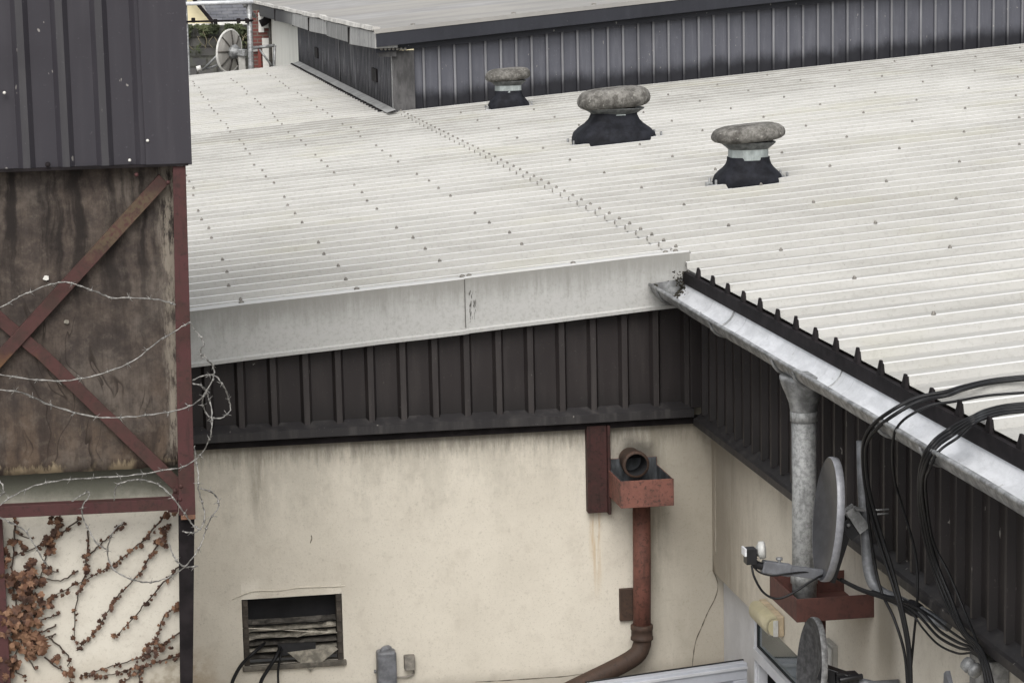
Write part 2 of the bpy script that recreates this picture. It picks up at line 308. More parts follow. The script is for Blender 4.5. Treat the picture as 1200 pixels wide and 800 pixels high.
M['felt_edge'] = simple('bright felt edge', (.62, .60, .56), .8, 0, .3, 3)
def greyfascia(k):
    g = G('streaked grey fascia'); st = g.noise(1, 5, .7, g.map((6, 6, .8))); n = g.noise(14, 4, .7)
    c = g.mix(g.ramp(st, .38, .68), (.26*k, .26*k, .255*k), (.42*k, .415*k, .40*k)); c = g.mix(g.math('MULTIPLY', g.ramp(n, .52, .68), .5), c, (.11, .11, .11))
    x, y, z = g.sep(); c = g.mix(g.ramp(g.math('ADD', y, g.math('MULTIPLY', st, 3)), 43, 47), c, (.05, .05, .053)); return g.out(c, .75)
M['grey_fascia'] = greyfascia(1.); M['grey_fascia_mid'] = greyfascia(.68)
M['corner_trim'] = simple('stained corner trim', (.085, .082, .082), .7, 0, .55, 3, stretch=(3, 3, .8))
M['screw'] = simple('weathered screw cap', (.23, .215, .19), .6, .2, .4, 60)
M['bolt_white'] = simple('white cap', (.70, .68, .63), .5, 0, .1, 30)

# ------------------------------------------------------------------ mesh helpers
class MB:
    def __init__(s): s.v = []; s.f = []; s.mi = []; s.sm = []
    def add(s, vs, fs, mi=0, sm=False):
        o = len(s.v); s.v += [Vector(v) for v in vs]
        for f in fs: s.f.append([i+o for i in f]); s.mi.append(mi); s.sm.append(sm)
        return s
    def box(s, lo, hi, mi=0):
        x0, y0, z0 = lo; x1, y1, z1 = hi
        return s.add([(x0, y0, z0), (x1, y0, z0), (x1, y1, z0), (x0, y1, z0), (x0, y0, z1), (x1, y0, z1), (x1, y1, z1), (x0, y1, z1)],
                     [(0, 3, 2, 1), (4, 5, 6, 7), (0, 1, 5, 4), (1, 2, 6, 5), (2, 3, 7, 6), (3, 0, 4, 7)], mi)
    def hexa(s, bot, top, mi=0):
        return s.add(list(bot)+list(top), [(3, 2, 1, 0), (4, 5, 6, 7), (0, 1, 5, 4), (1, 2, 6, 5), (2, 3, 7, 6), (3, 0, 4, 7)], mi)
    def bar(s, a, b, w, h, up=(0, 0, 1), mi=0):
        a = Vector(a); b = Vector(b); d = (b-a).normalized(); u = Vector(up); sx = d.cross(u).normalized(); u = sx.cross(d)
        q = [(-w/2, -h/2), (w/2, -h/2), (w/2, h/2), (-w/2, h/2)]
        return s.hexa([a+sx*i+u*j for i, j in q], [b+sx*i+u*j for i, j in q], mi)
    def tube(s, pts, r, n=8, mi=0, caps=True):
        pts = [Vector(p) for p in pts]; rs = r if isinstance(r, (list, tuple)) else [r]*len(pts)
        vs = []; fs = []; pu = None
        for i, p in enumerate(pts):
            d = (pts[min(i+1, len(pts)-1)]-pts[max(i-1, 0)])
            d = d.normalized() if d.length > 1e-9 else Vector((0, 0, 1))
            if pu is None: pu = d.orthogonal().normalized()
            u = (pu-d*pu.dot(d)); u = u.normalized() if u.length > 1e-6 else d.orthogonal().normalized(); pu = u; w = d.cross(u)
            for k in range(n):
                a = 2*math.pi*k/n; vs.append(p+(u*math.cos(a)+w*math.sin(a))*rs[i])
        for i in range(len(pts)-1):
            for k in range(n): fs.append((i*n+k, i*n+(k+1) % n, (i+1)*n+(k+1) % n, (i+1)*n+k))
        s.add(vs, fs, mi, True)
        if caps: s.add(vs[:n], [tuple(range(n-1, -1, -1))], mi); s.add(vs[-n:], [tuple(range(n))], mi)
        return s
    def lathe(s, c, prof, n=24, axis=(0, 0, 1), sx=1, sy=1, mi=0, ref=None, sq=0, caps=True):
        ax = Vector(axis).normalized(); u = (Vector(ref)-ax*Vector(ref).dot(ax)).normalized() if ref else ax.orthogonal().normalized(); w = ax.cross(u); c = Vector(c)
        vs = []; fs = []
        for r, h in prof:
            for k in range(n):
                a = 2*math.pi*k/n; ca, sa = math.cos(a), math.sin(a); q = 1.
                if sq: q = 1/((abs(ca)**(2+sq)+abs(sa)**(2+sq))**(1/(2+sq)))
                vs.append(c+u*(r*ca*sx*q)+w*(r*sa*sy*q)+ax*h)
        for i in range(len(prof)-1):
            for k in range(n): fs.append((i*n+k, i*n+(k+1) % n, (i+1)*n+(k+1) % n, (i+1)*n+k))
        s.add(vs, fs, mi, True)
        if caps and prof[0][0] > 1e-5: s.add(vs[:n], [tuple(range(n-1, -1, -1))], mi)
        if caps and prof[-1][0] > 1e-5: s.add(vs[-n:], [tuple(range(n))], mi)
        return s
    def build(s, name, mats, parent=None, bevel=0, smooth=False, origin=None):
        mats = mats if isinstance(mats, (list, tuple)) else [mats]
        me = bpy.data.meshes.new(name)
        off = parent['_o'] if parent is not None else (Vector(origin) if origin is not None else Vector((0, 0, 0)))
        off = Vector(off)
        me.from_pydata([v-off for v in s.v], [], s.f); me.update()
        for mm in mats: me.materials.append(mm)
        me.polygons.foreach_set('material_index', s.mi); me.polygons.foreach_set('use_smooth', [True]*len(s.f) if smooth else s.sm)
        bm = bmesh.new(); bm.from_mesh(me); bmesh.ops.remove_doubles(bm, verts=bm.verts, dist=1e-5); bmesh.ops.recalc_face_normals(bm, faces=bm.faces) if bevel else None; bm.to_mesh(me); bm.free()
        o = bpy.data.objects.new(name, me); COL.objects.link(o)
        if parent is not None:
            o.parent = parent; o['_o'] = off
        else: o.location = off; o['_o'] = off
        if bevel:
            b = o.modifiers.new('bevel', 'BEVEL'); b.width = bevel; b.segments = 2; b.limit_method = 'ANGLE'; b.angle_limit = R(40)
        return o
def thing(name, label, cat, loc, group=None):
    o = bpy.data.objects.new(name, None); COL.objects.link(o); o.location = loc; o['_o'] = Vector(loc); o.empty_display_size = .1
    o['label'] = label; o['category'] = cat
    if group: o['group'] = group
    return o
def tag(o, label, cat, group=None):
    o['label'] = label; o['category'] = cat
    if group: o['group'] = group
    return o
def smooth_path(pts, k=6):
    pts = [Vector(p) for p in pts]; out = []
    for i in range(len(pts)-1):
        p0 = pts[max(i-1, 0)]; p1 = pts[i]; p2 = pts[i+1]; p3 = pts[min(i+2, len(pts)-1)]
        for j in range(k):
            t = j/k; out.append(.5*((2*p1)+(p2-p0)*t+(2*p0-5*p1+4*p2-p3)*t*t+(3*p1-p0-3*p2+p3)*t**3))
    out.append(pts[-1]); return out
def ribs(s0, s1, pitch, phase, crest, flank, depth):
    """trapezoidal sheet section: list of (s, height, is_crest) breakpoints"""
    out = []; k = math.floor((s0-phase)/pitch)-1
    while True:
        c = phase+k*pitch
        if c-pitch > s1: break
        for ds, h in ((-crest/2-flank, 0), (-crest/2, depth), (crest/2, depth), (crest/2+flank, 0)):
            q = c+ds
            if s0 <= q <= s1: out.append((q, h))
        k += 1
    return [(s0, 0)]+out+[(s1, 0)]

# ------------------------------------------------------------------ ground
gm = MB().add([(-400, -60, 0), (400, -60, 0), (400, 900, 0), (-400, 900, 0)], [(0, 1, 2, 3)]); g_ = gm.build('ground', M['concrete']); g_['kind'] = 'structure'

# ------------------------------------------------------------------ workshop: the L shaped building
WS = thing('workshop_building', 'cream walled workshop under a large white ribbed metal roof with dark cladding below its edges', 'building', (3.0, 14.3, 0))
EAVE, LAP = 3.40, 3.47
PITCH_R = .345; PH = onX(1007.5, 420, EAVE).y
def roof_sheet(x0, x1, y0, y1, lift):
    prof = ribs(y0, y1, PITCH_R, PH, .032, .014, .038); nx = max(2, int((x1-x0)/.6)); mb = MB(); vs = []
    for i in range(nx+1):
        X = x0+(x1-x0)*i/nx
        for (s, h) in prof:
            wob = mn.noise(Vector((X*.7, s*1.1, 3)))*.004+mn.noise(Vector((X*2.1, s*.4, 9)))*.002
            vs.append((X, s+mn.noise(Vector((X*.5, s, 5)))*.003, zr(X)+h+lift+wob))
    n = len(prof); fs = []; 
    mb.add(vs, [])
    for i in range(nx):
        for j in range(n-1):
            flat = not (prof[j][1] > 0 and prof[j+1][1] > 0)
            mb.f.append([i*n+j, (i+1)*n+j, (i+1)*n+j+1, i*n+j+1]); mb.mi.append(0 if flat else 1); mb.sm.append(False)
    return mb
roof_sheet(-1.6, LAP+.2, 14.28, 44.0, 0).build('roof_sheet', [M['roof_trough'], M['roof_crest']], WS)
roof_sheet(LAP, 16.5, 14.28, 29.62, .010).build('roof_sheet', [M['roof_trough'], M['roof_crest']], WS)
roof_sheet(EAVE, 16.5, 4.5, 14.28, .010).build('roof_sheet', [M['roof_trough'], M['roof_crest']], WS)
# rib ends and eaves flashing along the gutter
mb = MB(); k = math.floor((4.6-PH)/PITCH_R)
while PH+k*PITCH_R < 14.2:
    c = PH+k*PITCH_R; z0 = zr(EAVE)
    if c > 4.6:
        h = .058+random.uniform(-.006, .008); a = [(EAVE-.022, c-.034, z0-.012), (EAVE-.022, c+.034, z0-.012), (EAVE-.014, c+.012, z0+h), (EAVE-.014, c-.012, z0+h)]; b = [(EAVE-.004, p[1], p[2]) for p in a]
        mb.hexa(a, b)
    k += 1
mb.box((EAVE-.028, 4.5, zr(EAVE)-.075), (EAVE-.002, 14.2, zr(EAVE)-.004))
mb.build('eaves_filler', M['blackened'], WS)
# fixings: one cap per few ribs on each purlin line
def screw_mb(p):
    m_ = MB(); m_.lathe(p, [(.0125, -.004), (.0125, .003), (.008, .008), (.007, .014), (0, .016)], 7, (-SL, 0, 1)); return m_
proto = screw_mb((0, 0, 0)); spots = []
for i, X in enumerate((.73, 1.43, 2.06, 2.71, 3.43, 4.02, 4.79, 5.57, 6.35, 7.13, 7.92, 8.7, 9.5, 10.3, 11.1)):
    st = 2 if X < 3 else 4
    off = (i % 2 if X < 3 else 2*(i % 2))
    for k in range(-18, 90):
        y = PH+k*PITCH_R
        if X == 3.43:
            if 14.5 < y < 29.4: spots.append((LAP+.03, y, 2))
            continue
        if X < 3 and not 14.6 < y < 43.5: continue
        if X > 3 and not 8.6 < y < 29.2: continue
        if X < 3 and (k*7+i*3) % 5 == 0: continue
        if (k-off) % st == 0: spots.append((X+random.uniform(-.03, .03), y, 1))
def in_view(p):
    d = p-CAM; z = d.dot(FW); return z > 0 and -20 < 600+F*d.dot(RT)/z < 1220 and -10 < 400-F*d.dot(UP)/z < 810
pts = [Vector((X, y, zr(X)+.042+.010*(X > 3.4))) for X, y, w in spots]
pts = sorted([p for p in pts if in_view(p)], key=lambda p: p.y)
base = None
for p in pts[:100]:
    if base is None:
        base = proto.build('roof_screw', M['screw']); base.parent = WS; base['_o'] = (0, 0, 0)
        o = base
    else: o = base.copy(); COL.objects.link(o)
    o.location = p-WS.location
mb = MB()
for p in pts[100:]: mb.add([v+p for v in proto.v], proto.f, 0, True)
mb.build('roof_screws', M['screw'], WS)['kind'] = 'stuff'
# thin tubes standing in for the shadow notches under the lapped sheet ends
mb = MB()
for k in range(-2, 60):
    y = PH+k*PITCH_R
    if 14.4 < y < 29.3:
        mb.tube([(LAP-.008, y-.024, zr(LAP)+.020), (LAP-.009, y-.02, zr(LAP)+.044)], .0035, 5)
mb.build('lap_shadow_ticks', M['screw'], WS)['kind'] = 'stuff'
# white verge: top flange + front face + drip lip, in two lengths
def zt(X): return zr(X)+.108
def verge(x0, x1, name, dy=0.):
    y0 = 14.25-dy; m_ = MB(); n = max(2, int((x1-x0)/.25)); A = []
    for i in range(n+1):
        X = x0+(x1-x0)*i/n; w = mn.noise(Vector((X*1.8, 2, 7)))*.005+dy
        A.append([(X, y0+.30, zt(X)-.030+w), (X, y0+.02, zt(X)+w), (X, y0-.001, zt(X)-.006+w), (X, y0+.002, zt(X)-.31+w), (X, y0-.014, zt(X)-.318+w), (X, y0-.012, zt(X)-.338+w), (X, y0+.03, zt(X)-.340+w)])
    for i in range(n):
        for j in range(6):
            m_.add([A[i][j], A[i][j+1], A[i+1][j+1], A[i+1][j]], [(0, 1, 2, 3)], 1 if j in (0, 1) else 0)
    if x1 > 3.3: m_.add([A[-1][j] for j in (0, 1, 2, 3)]+[(x1, y0+.30, zt(x1)-.31)], [(0, 1, 2, 3, 4)], 0)
    return m_.build(name, [M['fascia'], M['white_flash']], WS)
JX = onY(548, 330, 14.25).x
verge(-.6, JX, 'verge_flashing'); verge(JX-.02, EAVE+.03, 'verge_flashing', .004)
for px in (283, 420, 545, 553, 676, 785, 797):
    X = onY(px, 330, 14.25).x; m_ = MB(); m_.lathe((X, 14.36, zt(X)-.008), [(.017, -.004), (.017, .006), (.01, .014), (0, .016)], 8)
    m_.build('flashing_screw', M['screw'], WS)
# joint stain (flaked bitumen at the lap of the two lengths)
mb = MB()
for i in range(30):
    x = JX+random.choice((.008, .016, .036))+random.gauss(0, .006); z = zt(JX)-random.uniform(.08, .27); w = random.uniform(.001, .0028); h = random.uniform(.012, .045)*(1.2 if .1 < zt(JX)-z < .2 else .6)
    mb.add([(x-w, 14.2415, z-h*.3), (x+w*.3, 14.2415, z-h*.5), (x+w, 14.2415, z+h*.3), (x-w*.2, 14.2415, z+h*.5)], [(0, 1, 2, 3)])
mb.box((JX-.021, 14.2398, zt(JX)-.30), (JX-.018, 14.2445, zt(JX)-.01))
mb.build('joint_sealant', simple('flaking sealant', (.10, .095, .085), .9, 0, .4, 60), WS)
# dark cladding
P_M = (onY(320, 440, 14.3).x-onY(281.5, 440, 14.3).x)
def clad_face(axis, s0, s1, pitch, phase, base, sign, zb, ztop, crest=.034, flank=.017, depth=.036, nz=3, stop=99):
    prof = [(s, h) for s, h in ribs(s0, s1, pitch, phase, crest, flank, depth) if s <= stop]+([(s1, 0)] if stop < 99 else []); m_ = MB()
    for j in range(len(prof)-1):
        (a, ha), (b, hb) = prof[j], prof[j+1]
        if b-a < 1e-6: continue
        cr = ha > 0 and hb > 0
        for k in range(nz):
            q = []
            for s, h, t in ((a, ha, k/nz), (b, hb, k/nz), (b, hb, (k+1)/nz), (a, ha, (k+1)/nz)):
                z = zb+(ztop(s)-zb)*t; d = base+sign*(h+mn.noise(Vector((s*1.7, z*2, 4)))*.003)
                q.append((s, d, z) if axis == 'x' else (d, s, z))
            m_.add(q, [(0, 1, 2, 3)], 1 if cr else 0)
    return m_
ph_mid = onY(281.5, 440, 14.3).x
clad_face('x', -.3, 3.50, P_M, ph_mid, 14.335, -1, 3.245, lambda s: zt(s)-.30).build('wall_cladding', [M['clad'], M['clad_edge']], WS)
ph_r = onX(1020, 575, 3.48).y
clad_face('y', 5.0, 14.33, .196, ph_r, 3.515, -1, 3.20, lambda s: 4.04, .024, .014, .034).build('wall_cladding', [M['clad'], M['clad_edge']], WS)
# drip flashings
def extr(prof, a, b, axis, n=12, wob=.003):
    m_ = MB(); L = []
    for i in range(n+1):
        s = a+(b-a)*i/n; w = mn.noise(Vector((s*1.3, 1, 2)))*wob
        L.append([(s, p[0], p[1]+w) if axis == 'x' else (p[0], s, p[1]+w) for p in prof])
    for i in range(n):
        for j in range(len(prof)-1): m_.add([L[i][j], L[i][j+1], L[i+1][j+1], L[i+1][j]], [(0, 1, 2, 3)])
    return m_
extr([(14.334, 3.262), (14.27, 3.235), (14.252, 3.227), (14.25, 3.178), (14.262, 3.174), (14.345, 3.174)], -.3, 3.448, 'x').build('drip_flashing', M['flash_dark'], WS)
extr([(3.514, 3.215), (3.462, 3.175), (3.446, 3.168), (3.444, 3.13), (3.454, 3.125), (3.58, 3.125)], 5.0, 14.26, 'y').build('drip_flashing', M['flash_dark'], WS)
mb = MB(); mb.box((-.3, 14.30, 3.128), (3.56, 14.3445, 3.1735)); mb.build('flashing_shadow', M['blackened'], WS)  # dark box painting the shadow below the drip flashing
mb = MB(); mb.box((3.43, 14.255, 3.235), (3.513, 14.33, 4.0)); mb.build('corner_trim', M['clad'], WS, .004)
# rendered walls (gently uneven)
def wall_grid(mb, axis, s0, s1, z0, z1, d, step=.12, amp=.006):
    ns = max(1, int((s1-s0)/step)); nz = max(1, int((z1-z0)/step)); vs = []
    for i in range(ns+1):
        for j in range(nz+1):
            s = s0+(s1-s0)*i/ns; z = z0+(z1-z0)*j/nz
            e = 0 if i in (0, ns) or j in (0, nz) else 1
            w = mn.noise(Vector((s*1.6, z*1.6, d)))*amp*e+mn.noise(Vector((s*6, z*6, d)))*amp*.3*e
            vs.append((s, d+w, z) if axis == 'x' else (d+w, s, z))
    fs = [(i*(nz+1)+j, (i+1)*(nz+1)+j, (i+1)*(nz+1)+j+1, i*(nz+1)+j+1) for i in range(ns) for j in range(nz)]
    mb.add(vs, fs, 0, True)
YW, XW = 14.35, 3.58
VX0, VX1, VZ0, VZ1 = .655, 1.262, 1.775, 2.185
mb = MB()
wall_grid(mb, 'x', -.3, VX0, 0, 3.24, YW); wall_grid(mb, 'x', VX1, 3.70, 0, 3.24, YW); wall_grid(mb, 'x', VX0, VX1, 0, VZ0, YW); wall_grid(mb, 'x', VX0, VX1, VZ1, 3.24, YW)
mb.add([(VX0, YW, VZ0), (VX0, YW+.16, VZ0), (VX0, YW+.16, VZ1), (VX0, YW, VZ1)], [(0, 1, 2, 3)]); mb.add([(VX1, YW, VZ0), (VX1, YW+.16, VZ0), (VX1, YW+.16, VZ1), (VX1, YW, VZ1)], [(0, 1, 2, 3)])
mb.add([(VX0, YW, VZ1), (VX1, YW, VZ1), (VX1, YW+.16, VZ1), (VX0, YW+.16, VZ1)], [(0, 1, 2, 3)])
# patched lintel over the vent: a raised lip of plaster
mb.tube(smooth_path([onY(p[0], p[1], YW-.002) for p in ((272, 702), (285, 696), (300, 692), (330, 691), (352, 688), (385, 687), (404, 686))]), [.002+.003*random.random() for _ in range(37)], 6)
mb.tube(smooth_path([onY(p[0], p[1], YW+.004) for p in ((229, 734), (300, 736), (420, 741), (520, 734), (600, 737))], 10), [.0025]*41, 6)
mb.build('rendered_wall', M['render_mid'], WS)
DY0, DY1, DZ = 12.15, YW, 2.175
mb = MB()
wall_grid(mb, 'y', 5.0, DY0, 0, 3.20, XW); wall_grid(mb, 'y', DY0, YW, DZ, 3.20, XW)
mb.add([(XW, DY0, DZ), (XW+.3, DY0, DZ), (XW+.3, DY1, DZ), (XW, DY1, DZ)], [(0, 1, 2, 3)]); mb.add([(XW, DY0, 0), (XW+.3, DY0, 0), (XW+.3, DY0, DZ), (XW, DY0, DZ)], [(3, 2, 1, 0)])
cr = [onX(x, y, XW-.001) for x, y in ((838, 522), (838.6, 560), (838.4, 600), (839, 650))]
mb.tube(smooth_path(cr), .0055, 6)
mb.build('rendered_wall', M['render_right'], WS)
# dark room behind the open door
mb = MB(); mb.box((3.95, 12.0, 0), (4.0, 14.6, 2.3)); mb.build('inner_partition', M['dark_inside'], WS)
for pp in (((835, 668), (842, 684), (838, 700), (829, 716), (822, 735), (815, 752), (811, 778), (812, 800)), ((556, 798), (590, 796), (630, 795), (662, 792), (684, 789)), ((364, 627), (364.5, 631), (364, 636))):
    q = [onY(x+random.uniform(-1, 1), y+random.uniform(-1, 1), YW-.0005) for x, y in pp]; q = smooth_path(q, 5); MB().tube(q, [random.uniform(.001, .0038) for _ in q], 5).build('wall_crack', M['crack'], WS)
# steel stub under the cladding, wall plate
mb = MB(); a = onY(688, 505, 14.28); b = onY(716, 600, 14.28)
mb.box((a.x, 14.285, b.z), (b.x-.018, 14.36, 3.149)); mb.box((b.x-.018, 14.262, b.z-.01), (b.x, 14.36, 3.149))
mb.build('steel_stub', rust_mat('stub red', (.055, .022, .020), (.04, .020, .017), (.014, .010, .009), .7), WS, .003)
mb = MB(); a = onY(726, 690, 14.33); b = onY(743, 726, 14.33); mb.box((a.x, 14.32, b.z), (b.x, 14.36, a.z)); mb.build('wall_plate', M['rust_dark'], WS, .003)
# ------------------------------------------------------------------ old waste pipe mouth
c = onY(742, 541, 14.25)
mb = MB(); r = .083
mb.lathe((c.x, 14.16, c.z), [(r-.016, 0), (r-.002, 0), (r, .006), (r, .05), (r-.012, .06), (r-.012, .22)], 24, (0, 1, 0), caps=False); mb.lathe((c.x, 14.16, c.z), [(r-.0165, .22), (r-.0165, .001)], 24, (0, 1, 0), 1, 1, 1, caps=False); mb.add([(c.x+(r-.02)*math.cos(t*.2618), 14.34, c.z+(r-.02)*math.sin(t*.2618)) for t in range(24)], [tuple(range(24))], 1)
tag(mb.build('waste_pipe', [M['rust_dark'], M['dark_inside']], origin=(c.x, 14.36, c.z)), 'round sooty open pipe mouth sticking out of the wall above the small rusty trough', 'pipe')
# ------------------------------------------------------------------ open trough hopper and rusty pipe on the middle wall
HP = thing('drain_stack', 'red open trough and rusty drainpipe bending left at the foot of the cream wall', 'drainpipe', (3.12, 14.2, 0))
fa, fb = onY(727, 564, 13.92), onY(790, 592, 13.92)
x0, x1, z0, z1, yf = fa.x, fb.x, fb.z, fa.z, 13.92; t = .008; zb = z1+.01; bx0 = x0-.005; bx1 = x1-.005
mb = MB()
mb.box((x0, yf, z0), (x1, yf+t, z1)); mb.box((x0, yf+t+.0005, z0+.001), (x0+t, 14.355, z1-.004)); mb.box((x1-t, yf+t+.0005, z0+.001), (x1, 14.355, z1-.004)); mb.box((x0+t+.0005, yf+t+.0005, z0), (x1-t-.0005, 14.355, z0+t)); mb.box((x0+t+.0005, 14.335, z0+t), (x1-t-.0005, 14.3555, z1+.05))
mb.build('trough', M['rust_box'], HP, .002)
mb = MB(); li = t+.002
mb.box((x0+li, yf+li, z0+t+.001), (x0+li+.003, 14.334, z1-.001)); mb.box((x1-li-.003, yf+li, z0+t+.001), (x1-li, 14.334, z1-.001)); mb.box((x0+li+.004, 14.325, z0+t+.001), (x1-li-.004, 14.3335, z1+.051)); mb.box((x0+li+.004, yf+li, z0+t+.001), (x1-li-.004, yf+li+.003, z1-.006)); mb.box((x0+li+.004, yf+li+.004, z0+t+.001), (x1-li-.004, 14.3245, z0+t+.004))
mb.build('lining', simple('slate grey lining', (.085, .092, .10), .6, 0, .6, 16, stretch=(1, 1, .3)), HP)
pc = onY(752, 600, 14.24); px_ = pc.x
mb = MB(); zt2 = z0; zc = onY(752, 745, 14.24).z
mb.tube([(px_, 14.24, zt2), (px_-.003, 14.24, (zt2+zc)/2), (px_-.008, 14.245, zc)], .055, 18); mb.build('pipe', M['rust_pipe'], HP)
mb = MB(); mb.lathe((px_-.008, 14.245, zc), [(.058, .075), (.07, .07), (.07, .045), (.066, .04), (.066, 0), (.07, -.004), (.07, -.02), (.06, -.026)][::-1], 20); mb.build('collar', M['rust_dark'], HP)
e1 = onY(735, 775, 14.22); e2 = onY(672, 806, 14.2)
mb = MB(); mb.tube(smooth_path([(px_-.008, 14.245, zc+.0), (px_-.012, 14.243, zc-.06), Vector(e1)+Vector((.02, 0, .012)), e2, Vector(e2)+(e2-e1)*1.2], 5), .056, 18); mb.build('bend', M['rust_dark'], HP)
# ------------------------------------------------------------------ louvred vent in the wall, cables hang out of it
LV = thing('wall_vent', 'broken louvred vent with sagging dirty slats in the cream wall', 'vent', (.96, 14.4, VZ0))
mb = MB(); mb.box((VX0+.001, 14.50, VZ0), (VX1-.001, 14.51, VZ1)); mb.build('back_plate', M['dark_inside'], LV)
for x0 in (VX0+.004, VX1-.036):
    m_ = MB(); m_.box((x0, 14.345, VZ0-.005), (x0+.032, 14.40, VZ1-.006))
    for k in range(6): m_.box((x0+.002, 14.338, VZ0+.04+k*.065), (x0+.03, 14.348, VZ0+.052+k*.065))
    m_.build('frame_side', M['frame_dark'], LV, .002)
def slat(z, mat, sag, x0=VX0+.037, x1=VX1-.04, jag=.01, tilt=.0):
    m_ = MB(); n = 22; A = []
    for i in range(n+1):
        x = x0+(x1-x0)*i/n; w = mn.noise(Vector((x*14, z*9, 1)))*jag; zz = z+tilt*(i/n)+sag*math.sin(math.pi*i/n)
        A.append([(x, 14.352, zz-.006), (x, 14.346, zz+w*.5), (x, 14.372, zz+.010+w), (x, 14.40, zz+.016)])
    for i in range(n):
        for j in range(3): m_.add([A[i][j], A[i][j+1], A[i+1][j+1], A[i+1][j]], [(0, 1, 2, 3)], 0 if j else 0)
    return m_.build('slat', mat, LV)
for z, mt, jg in ((2.030, 'slat', .030), (1.988, 'slat_pale', .028), (1.944, 'slat_pale', .034), (1.898, 'slat', .022), (1.856, 'slat_pale', .018), (1.815, 'slat', .012)): slat(z, M[mt], -.003, jag=jg)
mb = MB(); a, b, c_, d = [onY(x, y, 14.33) for x, y in ((337, 764), (392, 757), (396, 760), (364, 786))]
mb.add([a, b, c_, d]+[p+Vector((0, .008, 0)) for p in (a, b, c_, d)], [(0, 1, 2, 3), (7, 6, 5, 4), (0, 3, 7, 4), (3, 2, 6, 7), (2, 1, 5, 6), (1, 0, 4, 5)]); mb.build('fallen_slat', M['slat_pale'], LV)
mb = MB(); a, b, c_, d = [onY(x, y, 14.335) for x, y in ((325, 754), (370, 752), (370, 763), (330, 768))]
mb.add([a, b, c_, d]+[p+Vector((0, .01, 0)) for p in (a, b, c_, d)], [(0, 1, 2, 3), (7, 6, 5, 4), (0, 3, 7, 4), (3, 2, 6, 7), (2, 1, 5, 6), (1, 0, 4, 5)]); mb.build('loose_flap', M['black'], LV)
mb = MB(); mb.box((VX0-.01, 14.325, VZ0-.035), (VX1+.015, 14.42, VZ0-.002)); mb.build('sill', simple('grimy sill', (.16, .145, .12), .9, 0, .5, 14), LV, .006)
for lab, pp, rr in (('thick black cable hanging furthest left out of the broken louvred vent', ((312, 752), (300, 762), (285, 776), (276, 790), (271, 804), (268, 830)), .011),
                    ('thick black cable hanging out through the middle of the broken louvred vent', ((331, 752), (324, 768), (314, 784), (306, 798), (301, 820)), .012),
                    ('thin black cable hanging furthest right of three out of the broken louvred vent', ((332, 756), (329, 768), (326, 784), (326, 800), (327, 825)), .007)):
    P = [onY(x, y, 14.40 if i == 0 else 14.27-.01*i) for i, (x, y) in enumerate(pp)]
    tag(MB().tube(smooth_path(P), rr, 8).build('hanging_cable', M['cable'], origin=P[-1]), lab, 'cable', 'cables hanging out of the broken vent')
# conduit box and small box
a, b = onY(441, 762, 14.3), onY(465, 800, 14.3)
CB = thing('conduit_box', 'rounded blue grey meter tail box screwed to the cream wall right of the broken vent', 'box', (a.x, 14.35, b.z))
mb = MB(); mb.box((a.x, 14.26, b.z-.12), (b.x, 14.352, a.z)); mb.build('housing', M['grey_plastic'], CB, .018)
mb = MB(); mb.lathe(((a.x+b.x)/2, 14.315, a.z+.0), [(.05, -.02), (.05, .008), (.03, .02), (0, .022)], 14, (0, 0, 1), 1, .5); mb.build('cap', M['grey_plastic'], CB)
mb = MB(); mb.lathe((a.x-.005, 14.30, a.z-.13), [(.012, 0), (.012, .012), (0, .014)], 8, (-1, 0, 0)); mb.build('screw', M['galv'], CB)
a, b = onY(474, 769, 14.3), onY(487, 785, 14.3)
SB = thing('junction_box', 'tiny weathered stone coloured box beside the rounded grey box on the cream wall', 'box', (a.x, 14.35, b.z))
mb = MB(); mb.box((a.x, 14.30, b.z), (b.x, 14.352, a.z)); mb.build('housing', M['stone_box'], SB, .005)
mb = MB(); mb.tube(smooth_path([(b.x-.01, 14.33, b.z+.005), (b.x-.01, 14.33, b.z-.03), (b.x-.05, 14.33, b.z-.045), (a.x-.05, 14.33, b.z-.045)]), .006, 6); mb.build('conduit', M['stone_box'], SB)

# ------------------------------------------------------------------ gutter with outlet
GX, GR, GZ = 3.285, .105, 4.025
GU = thing('roof_gutter', 'long galvanised half round gutter along the low edge of the white roof', 'gutter', (GX, 9.5, GZ))
DPY = 11.305
def gprof(r, tilt=.012): return [(GX+r*math.cos(R(a)), GZ+r*math.sin(R(a))+tilt*math.cos(R(a))) for a in range(180, 361, 15)]
mb = MB(); ys = [4.5+.25*i for i in range(39)]+[14.22]; O = []; I = []
for y in ys:
    sag = mn.noise(Vector((y*.9, 0, 3)))*.006; w = mn.noise(Vector((y*2.3, 5, 3)))*.004
    O.append([(x+w, y, z+sag) for x, z in gprof(GR)]); I.append([(x+w+mn.noise(Vector((y*5, x*9, 1)))*.002, y, z+sag+.003+mn.noise(Vector((y*6, x*20, 4)))*.003) for x, z in gprof(GR-.004)])
for i in range(len(ys)-1):
    for j in range(12):
        mb.add([O[i][j], O[i][j+1], O[i+1][j+1], O[i+1][j]], [(0, 1, 2, 3)], 1, True); mb.add([I[i][j], I[i+1][j], I[i+1][j+1], I[i][j+1]], [(0, 1, 2, 3)], 0, True)
    for j in (0, 12): mb.add([O[i][j], I[i][j], I[i+1][j], O[i+1][j]], [(0, 1, 2, 3)], 1)
mb.tube([(GX-GR-.006, y, GZ-.012-.004+mn.noise(Vector((y*.9, 0, 3)))*.006) for y in ys], .011, 8, 1)
mb.build('trough', [M['galv_inside'], M['galv']], GU)
mb = MB(); pe = gprof(GR+.002); mb.add([(x, 14.225, z) for x, z in pe]+[(x, 14.235, z) for x, z in pe], [tuple(range(13)), tuple(range(25, 12, -1))]); mb.build('stop_end', M['galv'], GU)
